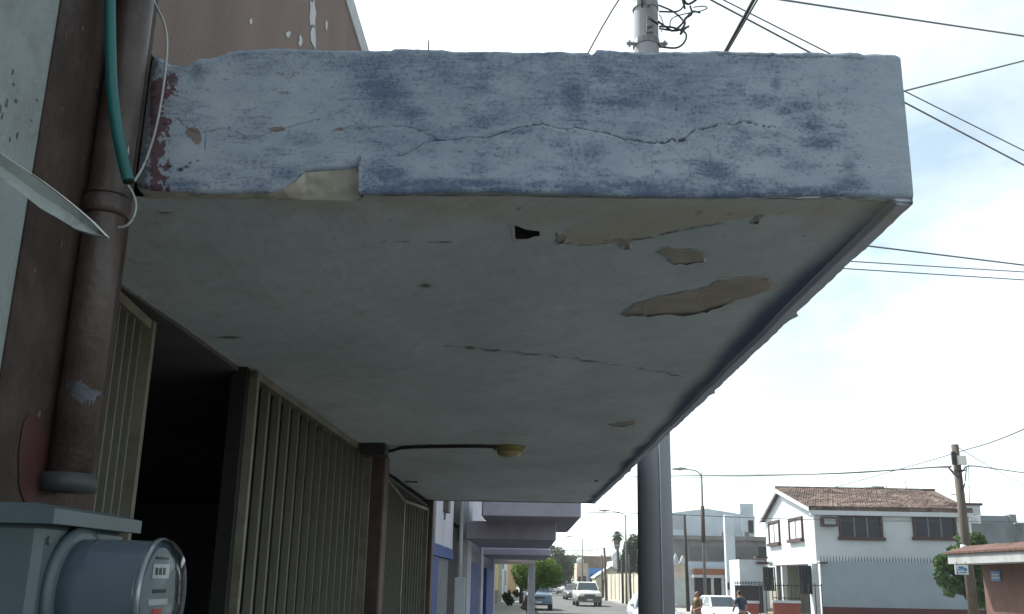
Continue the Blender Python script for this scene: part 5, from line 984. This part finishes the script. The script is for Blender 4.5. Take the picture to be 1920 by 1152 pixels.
def car(name, label, cat, x, y, yaw, kind, pm_, group=None, bottom=None, z=0.004, scale=1.0):
    S = SPEC[kind]; g = thing(name, label, cat, (x, y, z), group); M_ = Matrix.Translation((x, y, z)) @ Matrix.Rotation(R(yaw), 4, 'Z') @ Matrix.Scale(scale, 4); mb = lambda: MB(M_)
    rings = [[(-.80*hw, yy, zb), (-hw, yy, zb+.12), (-hw*1.0, yy, zb+(zt_-zb)*.6), (-hw*.95, yy, zt_-.05), (-hw*.80, yy, zt_), (0, yy, zt_+.035), (hw*.80, yy, zt_), (hw*.95, yy, zt_-.05), (hw, yy, zb+(zt_-zb)*.6), (hw, yy, zb+.12), (.80*hw, yy, zb)] for yy, hw, zb, zt_ in S['body']]
    body = mb().loft(rings).build('body', pm_, g, True)
    y0, y1, t0, t1, hb, ht, zb, zt_ = S['cab']
    cabr = [[(-hb, yy, zb) for yy in (0,)] for _ in (0,)]
    C = lambda s, yy, f: None
    bl_, br_ = (-hb, y0, zb), (hb, y0, zb); lb, rb = (-hb, y1, zb), (hb, y1, zb); tfl, tfr, tbl, tbr = (-ht, t0, zt_-.03), (ht, t0, zt_-.03), (-ht, t1, zt_-.03), (ht, t1, zt_-.03)
    mb().hexa([bl_, br_, rb, lb], [tfl, tfr, tbr, tbl]).loft([[tfl, tfr, tbr, tbl], [(-ht+.06, t0+.1, zt_+.01), (ht-.06, t0+.1, zt_+.01), (ht-.06, t1-.1, zt_+.01), (-ht+.06, t1-.1, zt_+.01)]]).build('cabin', pm_, g)
    def quad(a, b, c, d, nm, m_, ins, out_):
        a, b, c, d = map(Vector, (a, b, c, d)); ct = (a+b+c+d)/4; n = (b-a).cross(d-a).normalized(); n = n if n.dot(ct-Vector((0, (t0+t1)/2, zb))) > 0 else -n
        q = [p+(ct-p)*ins+n*out_ for p in (a, b, c, d)]; mb().prism(q, -n*.02).build(nm, m_, g)
    quad(bl_, br_, tfr, tfl, 'windscreen', cglass, .09, .006); quad(lb, rb, tbr, tbl, 'rear_window', cglass, .10, .006)
    for s in (-1, 1):
        f = lambda p: (p[0]*s*-1 if s == 1 else p[0], p[1], p[2])
        b0 = Vector((s*hb, y0, zb)); b1 = Vector((s*hb, y1, zb)); u0 = Vector((s*ht, t0, zt_-.03)); u1 = Vector((s*ht, t1, zt_-.03)); k = .5
        quad(b0.lerp(b1, .08), b0.lerp(b1, k-.01), u0.lerp(u1, k-.02), u0, 'side_window', cglass, .08, .006); quad(b0.lerp(b1, k+.01), b0.lerp(b1, .92), u1, u0.lerp(u1, k+.02), 'side_window', cglass, .08, .006)
        mb().bbox((s*(hb+.03)-.07, y0+.25, zb+.03), (s*(hb+.03)+.07, y0+.36, zb+.15), .03).build('wing_mirror', pm_ if kind != 'suv' else trim_m, g)
        for wy in S['wy']:
            wx = s*(S['W']/2-.10); wr = S['wr']
            wh = mb().tube([(wx-.11, wy, wr), (wx-.09, wy, wr), (wx+.09, wy, wr), (wx+.11, wy, wr)], [wr*.9, wr, wr, wr*.9], 18).build('wheel', tyre_m, g, True); mb().tube([(wx+s*.08, wy, wr), (wx+s*.115, wy, wr)], [wr*.66, wr*.58], 14).build('rim', rim_m, wh)
            mb().tube([(s*(S['W']/2-.21), wy, wr+.02), (s*(S['W']/2-.005), wy, wr+.02)], wr*1.16, 18).build('wheel_arch', trim_m, g)
        f0 = S['body'][1]; zl = f0[3]-.10; xw = f0[1]
        mb().hexa([(s*xw*.50, f0[0]-.045, zl-.09), (s*xw*.98, f0[0]+.09, zl-.09), (s*xw*.98, f0[0]+.2, zl-.09), (s*xw*.5, f0[0]+.1, zl-.09)], [(s*xw*.50, f0[0]-.03, zl+.04), (s*xw*.98, f0[0]+.11, zl+.05), (s*xw*.98, f0[0]+.2, zl+.05), (s*xw*.5, f0[0]+.1, zl+.04)]).build('headlight', light_m, g)
        r0 = S['body'][-2]; mb().box((s*r0[1]*.62-.10, r0[0]-.02, r0[3]-.28), (s*r0[1]*.62+.10, r0[0]+.09, r0[3]-.12)).build('tail_light', red_l, g)
    f0 = S['body'][1]; fw = f0[1]; zl = f0[3]-.10; fy = S['body'][0][0]
    mb().box((-fw*.46, fy+.0, zl-.12), (fw*.46, fy+.12, zl+.03)).build('grille', trim_m, g); mb().box((-fw*.47, fy-.012, zl-.025), (fw*.47, fy-.001, zl-.01)).build('grille_bar', chrome, g)
    mb().bbox((-fw*1.02, fy-.06, f0[2]+.06), (fw*1.02, fy+.2, f0[2]+(.40 if bottom else .26)), .04).build('front_bumper', bottom or pm_, g); mb().box((-.2, fy-.075, f0[2]+.10), (.2, fy-.061, f0[2]+.2)).build('number_plate', plate_m, g)
    mb().bbox((-fw*1.02, -fy-.2, f0[2]+.06), (fw*1.02, -fy+.05, f0[2]+.26), .04).build('rear_bumper', bottom or pm_, g)
    if bottom: mb().box((-S['W']/2-.012, S['wy'][0]+.45, S['body'][3][2]+.02), (S['W']/2+.012, S['wy'][1]-.45, S['body'][3][2]+.26)).build('side_cladding', bottom, g)
    if kind == 'pickup': mb().box((-.7, 1.0, 1.06), (.7, 2.3, 1.13)).build('load_bed', trim_m, g)
    return g
dgrey = mat('grey_cladding', (.09, .09, .095), .6, .1, 4, .05)
car('parked_pickup', 'faded blue pickup parked behind the white porch post', 'pickup', .80, 65, 0, 'pickup', paintm('faded_blue_car', (.10, .16, .24)))
car('sport_utility_vehicle', 'pale champagne sport utility vehicle with dark bumper driving up the street', 'car', 4.55, 76, 2, 'suv', paintm('champagne_car', (.56, .55, .52)), bottom=dgrey)
car('silver_hatchback', 'silver car half hidden behind the big grey pole', 'car', 4.95, 40, 0, 'sedan', paintm('silver_car', (.42, .44, .46)))
car('white_sedan', 'white sedan parked at the kerb between two standing people', 'car', 8.75, 46, 10, 'sedan', paintm('white_car', (.68, .69, .70)), scale=.92)
car('dark_sedan', 'dark grey sedan following behind the champagne vehicle', 'car', 4.55, 97, 3, 'sedan', paintm('dark_car', (.07, .07, .075)))
car('white_hatchback', 'white car coming down the middle of far street', 'car', 3.35, 132, -2, 'sedan', paintm('white_car_far', (.66, .66, .66)))
car('white_car', 'white car parked beyond the blue pickup by laurel tree', 'car', 2.2, 150, -4, 'suv', paintm('white_car_two', (.66, .67, .68)))
car('grey_parked_car', 'grey car parked far along the right kerb', 'car', 5.4, 138, 4, 'sedan', paintm('grey_car', (.28, .29, .30)))
car('dark_parked_car', 'dark parked car behind the far grey car', 'car', 6.1, 128, 4, 'sedan', paintm('dark_car_two', (.06, .065, .08)))
car('silver_far_car', 'silver car farthest down the street beside white car', 'car', 4.7, 165, 0, 'sedan', paintm('silver_far', (.45, .46, .47)))

# ------------------------------------------------------------------ people
def skin_obj(name, verts, edges, radii, m_, parent, root=0, sub=2):
    org = WL[parent.name]; me = bpy.data.meshes.new(name); me.from_pydata([Vector(v)-org for v in verts], edges, []); o = bpy.data.objects.new(name, me); COL.objects.link(o); o.parent = parent
    md = o.modifiers.new('skin', 'SKIN'); md.use_smooth_shade = True
    for i, r_ in enumerate(radii): me.skin_vertices[0].data[i].radius = (r_, r_) if not isinstance(r_, tuple) else r_
    me.skin_vertices[0].data[root].use_root = True; sm = o.modifiers.new('sub', 'SUBSURF'); sm.levels = sub; sm.render_levels = sub
    me.materials.append(m_); WL[o.name] = org; return o
def person(label, x, y, H, face_dir, arms, shirt, trousers, hair, skin_m, lean=0.0, hair_len=.12):
    g = thing('person', label, 'person', (x, y, .0)); k = H/1.70; c, s = math.cos(face_dir), math.sin(face_dir)
    def P(a, f, z): f = f+lean*max(0, z-.9); return (x+(a*c-f*s)*k, y+(a*s+f*c)*k, z*k)      # a: to the person's left, f: forward, z: up
    V = [P(0,0,.93), P(0,0,1.10), P(0,0,1.30), P(0,-.005,1.43), P(0,.01,1.50), P(0,.03,1.56), P(0,.035,1.63), P(0,.02,1.68)]; E_ = [(0,1),(1,2),(2,3),(3,4),(4,5),(5,6),(6,7)]; Rr = [(.145,.10),(.135,.095),(.16,.105),(.11,.08),(.052,.052),(.070,.080),(.078,.09),(.05,.055)]
    for sd in (-1, 1):
        el, wr_ = arms[0 if sd < 0 else 1]
        i = len(V); V += [P(sd*.19,0,1.39), P(sd*el[0],el[1],el[2]), P(sd*wr_[0],wr_[1],wr_[2])]; E_ += [(3,i),(i,i+1),(i+1,i+2)]; Rr += [.062,.045,.032]
        d = (Vector(V[i+2])-Vector(V[i+1])).normalized(); pal_ = Vector(V[i+2])+d*.07*k; V.append(tuple(pal_)); E_.append((i+2, i+3)); Rr.append((.038,.022)); acr = d.cross(Vector((0, 0, 1)));  acr = acr.normalized() if acr.length > .1 else Vector((c, s, 0))
        for f_ in range(4):
            o_ = acr*((f_-1.5)*.02*k); L_ = (.075, .085, .08, .06)[f_]*k; j = len(V); V += [tuple(pal_+d*.03*k+o_), tuple(pal_+d*(.03*k+L_*.6)+o_), tuple(pal_+d*(.03*k+L_)+o_+Vector((0, 0, -.015)))]; E_ += [(i+3, j), (j, j+1), (j+1, j+2)]; Rr += [.0095, .009, .0075]
        j = len(V); V += [tuple(Vector(V[i+2])+d*.035*k-acr*.035*k), tuple(Vector(V[i+2])+d*.075*k-acr*.055*k)]; E_ += [(i+2, j), (j, j+1)]; Rr += [.011, .009]
        i = len(V); V += [P(sd*.095,0,.86), P(sd*.105,.02,.50), P(sd*.11,-.01,.09), P(sd*.12,.12,.035)]; E_ += [(0,i),(i,i+1),(i+1,i+2),(i+2,i+3)]; Rr += [.092,.062,.042,.036]
    skin_obj('body', V, E_, [(a[0]*k, a[1]*k) if isinstance(a, tuple) else a*k for a in Rr], skin_m, g)
    # clothes: looser shells over the same bones
    tv = [P(0,0,.90), P(0,0,1.10), P(0,0,1.30), P(0,-.005,1.41)]; te = [(0,1),(1,2),(2,3)]; tr_ = [(.17,.125),(.155,.115),(.18,.125),(.12,.09)]
    for sd in (-1, 1):
        el, wr_ = arms[0 if sd < 0 else 1]; i = len(tv); m_ = Vector(P(sd*.19,0,1.39)).lerp(Vector(P(sd*el[0],el[1],el[2])), .8); tv += [P(sd*.19,0,1.39), tuple(m_)]; te += [(3,i),(i,i+1)]; tr_ += [.078,.062]
    skin_obj('shirt', tv, te, [(a[0]*k, a[1]*k) if isinstance(a, tuple) else a*k for a in tr_], shirt, g)
    tv = [P(0,0,.95)]; te = []; tr_ = [(.16,.12)]
    for sd in (-1, 1): i = len(tv); tv += [P(sd*.095,0,.84), P(sd*.105,.02,.50), P(sd*.11,-.01,.11)]; te += [(0,i),(i,i+1),(i+1,i+2)]; tr_ += [.108,.078,.062]
    skin_obj('trousers', tv, te, [(a[0]*k, a[1]*k) if isinstance(a, tuple) else a*k for a in tr_], trousers, g)
    hv = [P(0,.015,1.715), P(0,-.015,1.66), P(0,-.05,1.60), P(0,-.05,1.60-hair_len)]; skin_obj('hair', hv, [(0,1),(1,2),(2,3)], [.055*k, .090*k, .07*k, .04*k], hair, g)
    em = mat('eye_dark', (.02, .015, .01), .4); 
    for sd in (-1, 1): e = Vector(P(sd*.032, .115, 1.615)); MB().tube([e-Vector((0, .006, 0)), e+Vector((0, .006, 0))], .008*k, 8).build('eye', em, g)
    nb_, nt_ = Vector(P(0, .112, 1.575)), Vector(P(0, .14, 1.572)); MB().tube([Vector(P(0, .105, 1.62)), nt_, nb_], [.008*k, .014*k, .01*k], 6).build('nose', skin_m, g, True)
    a_, b_ = Vector(P(-.025, .112, 1.54)), Vector(P(.025, .112, 1.54)); MB().tube([a_, b_], .006*k, 6).build('mouth', mat('lips', (.22, .08, .06), .6), g, True)
    for sd in (-1, 1): e = Vector(P(sd*.083, .03, 1.60)); MB().tube([e+Vector((0, 0, -.03*k)), e, e+Vector((0, 0, .03*k))], [.008*k, .014*k, .01*k], 6).build('ear', skin_m, g, True)
    return g
skin_m = mat('skin', (.28, .15, .095), .6, .08, 8, 0); hairm = mat('dark_hair', (.03, .022, .016), .6, .2, 30, .2); hairb = mat('brown_hair', (.09, .055, .03), .6, .2, 30, .2)
ap = PY(1307, 1110, 37); person('person in olive brown top standing beside the white sedan', ap.x, 37, ap.z+.0, 2.2, (((.25,.03,1.12),(.16,.20,1.05)),((.26,-.02,1.12),(.25,.08,.90))), mat('olive_shirt', (.16, .12, .07), .9, .2, 9, .2), mat('blue_jeans', (.07, .09, .14), .9, .2, 9, .2), hairb, skin_m, hair_len=.16)
bp_ = PY(1391, 1110, 37); person('person in dark blue clothes leaning by the low red wall', bp_.x, 37, bp_.z+.04, .6, (((.28,.10,1.12),(.18,.26,1.02)),((.30,.02,1.13),(.30,.10,.90))), mat('navy_shirt', (.03, .04, .07), .9, .2, 9, .2), mat('black_trousers', (.025, .027, .035), .9, .2, 9, .2), hairm, skin_m, lean=.18, hair_len=.06)

# ------------------------------------------------------------------ haze volume added to lift shadows like lens glare, and fade the distance
hz = MB().box((-420, -170, -1.02), (420, 500, 13.0)).build('haze', mat('haze_tmp', (1, 1, 1)), None); hz['kind'] = 'stuff'
hm = bpy.data.materials.new('added_haze'); hm.use_nodes = True; ht_ = hm.node_tree; ht_.nodes.clear()
ho = ht_.nodes.new('ShaderNodeOutputMaterial'); hv_ = ht_.nodes.new('ShaderNodeVolumePrincipled'); hv_.inputs['Color'].default_value = (.93, .96, 1, 1); hv_.inputs['Density'].default_value = .0005; hv_.inputs['Anisotropy'].default_value = .3
ht_.links.new(hv_.outputs[0], ho.inputs['Volume']); hz.data.materials.clear(); hz.data.materials.append(hm)
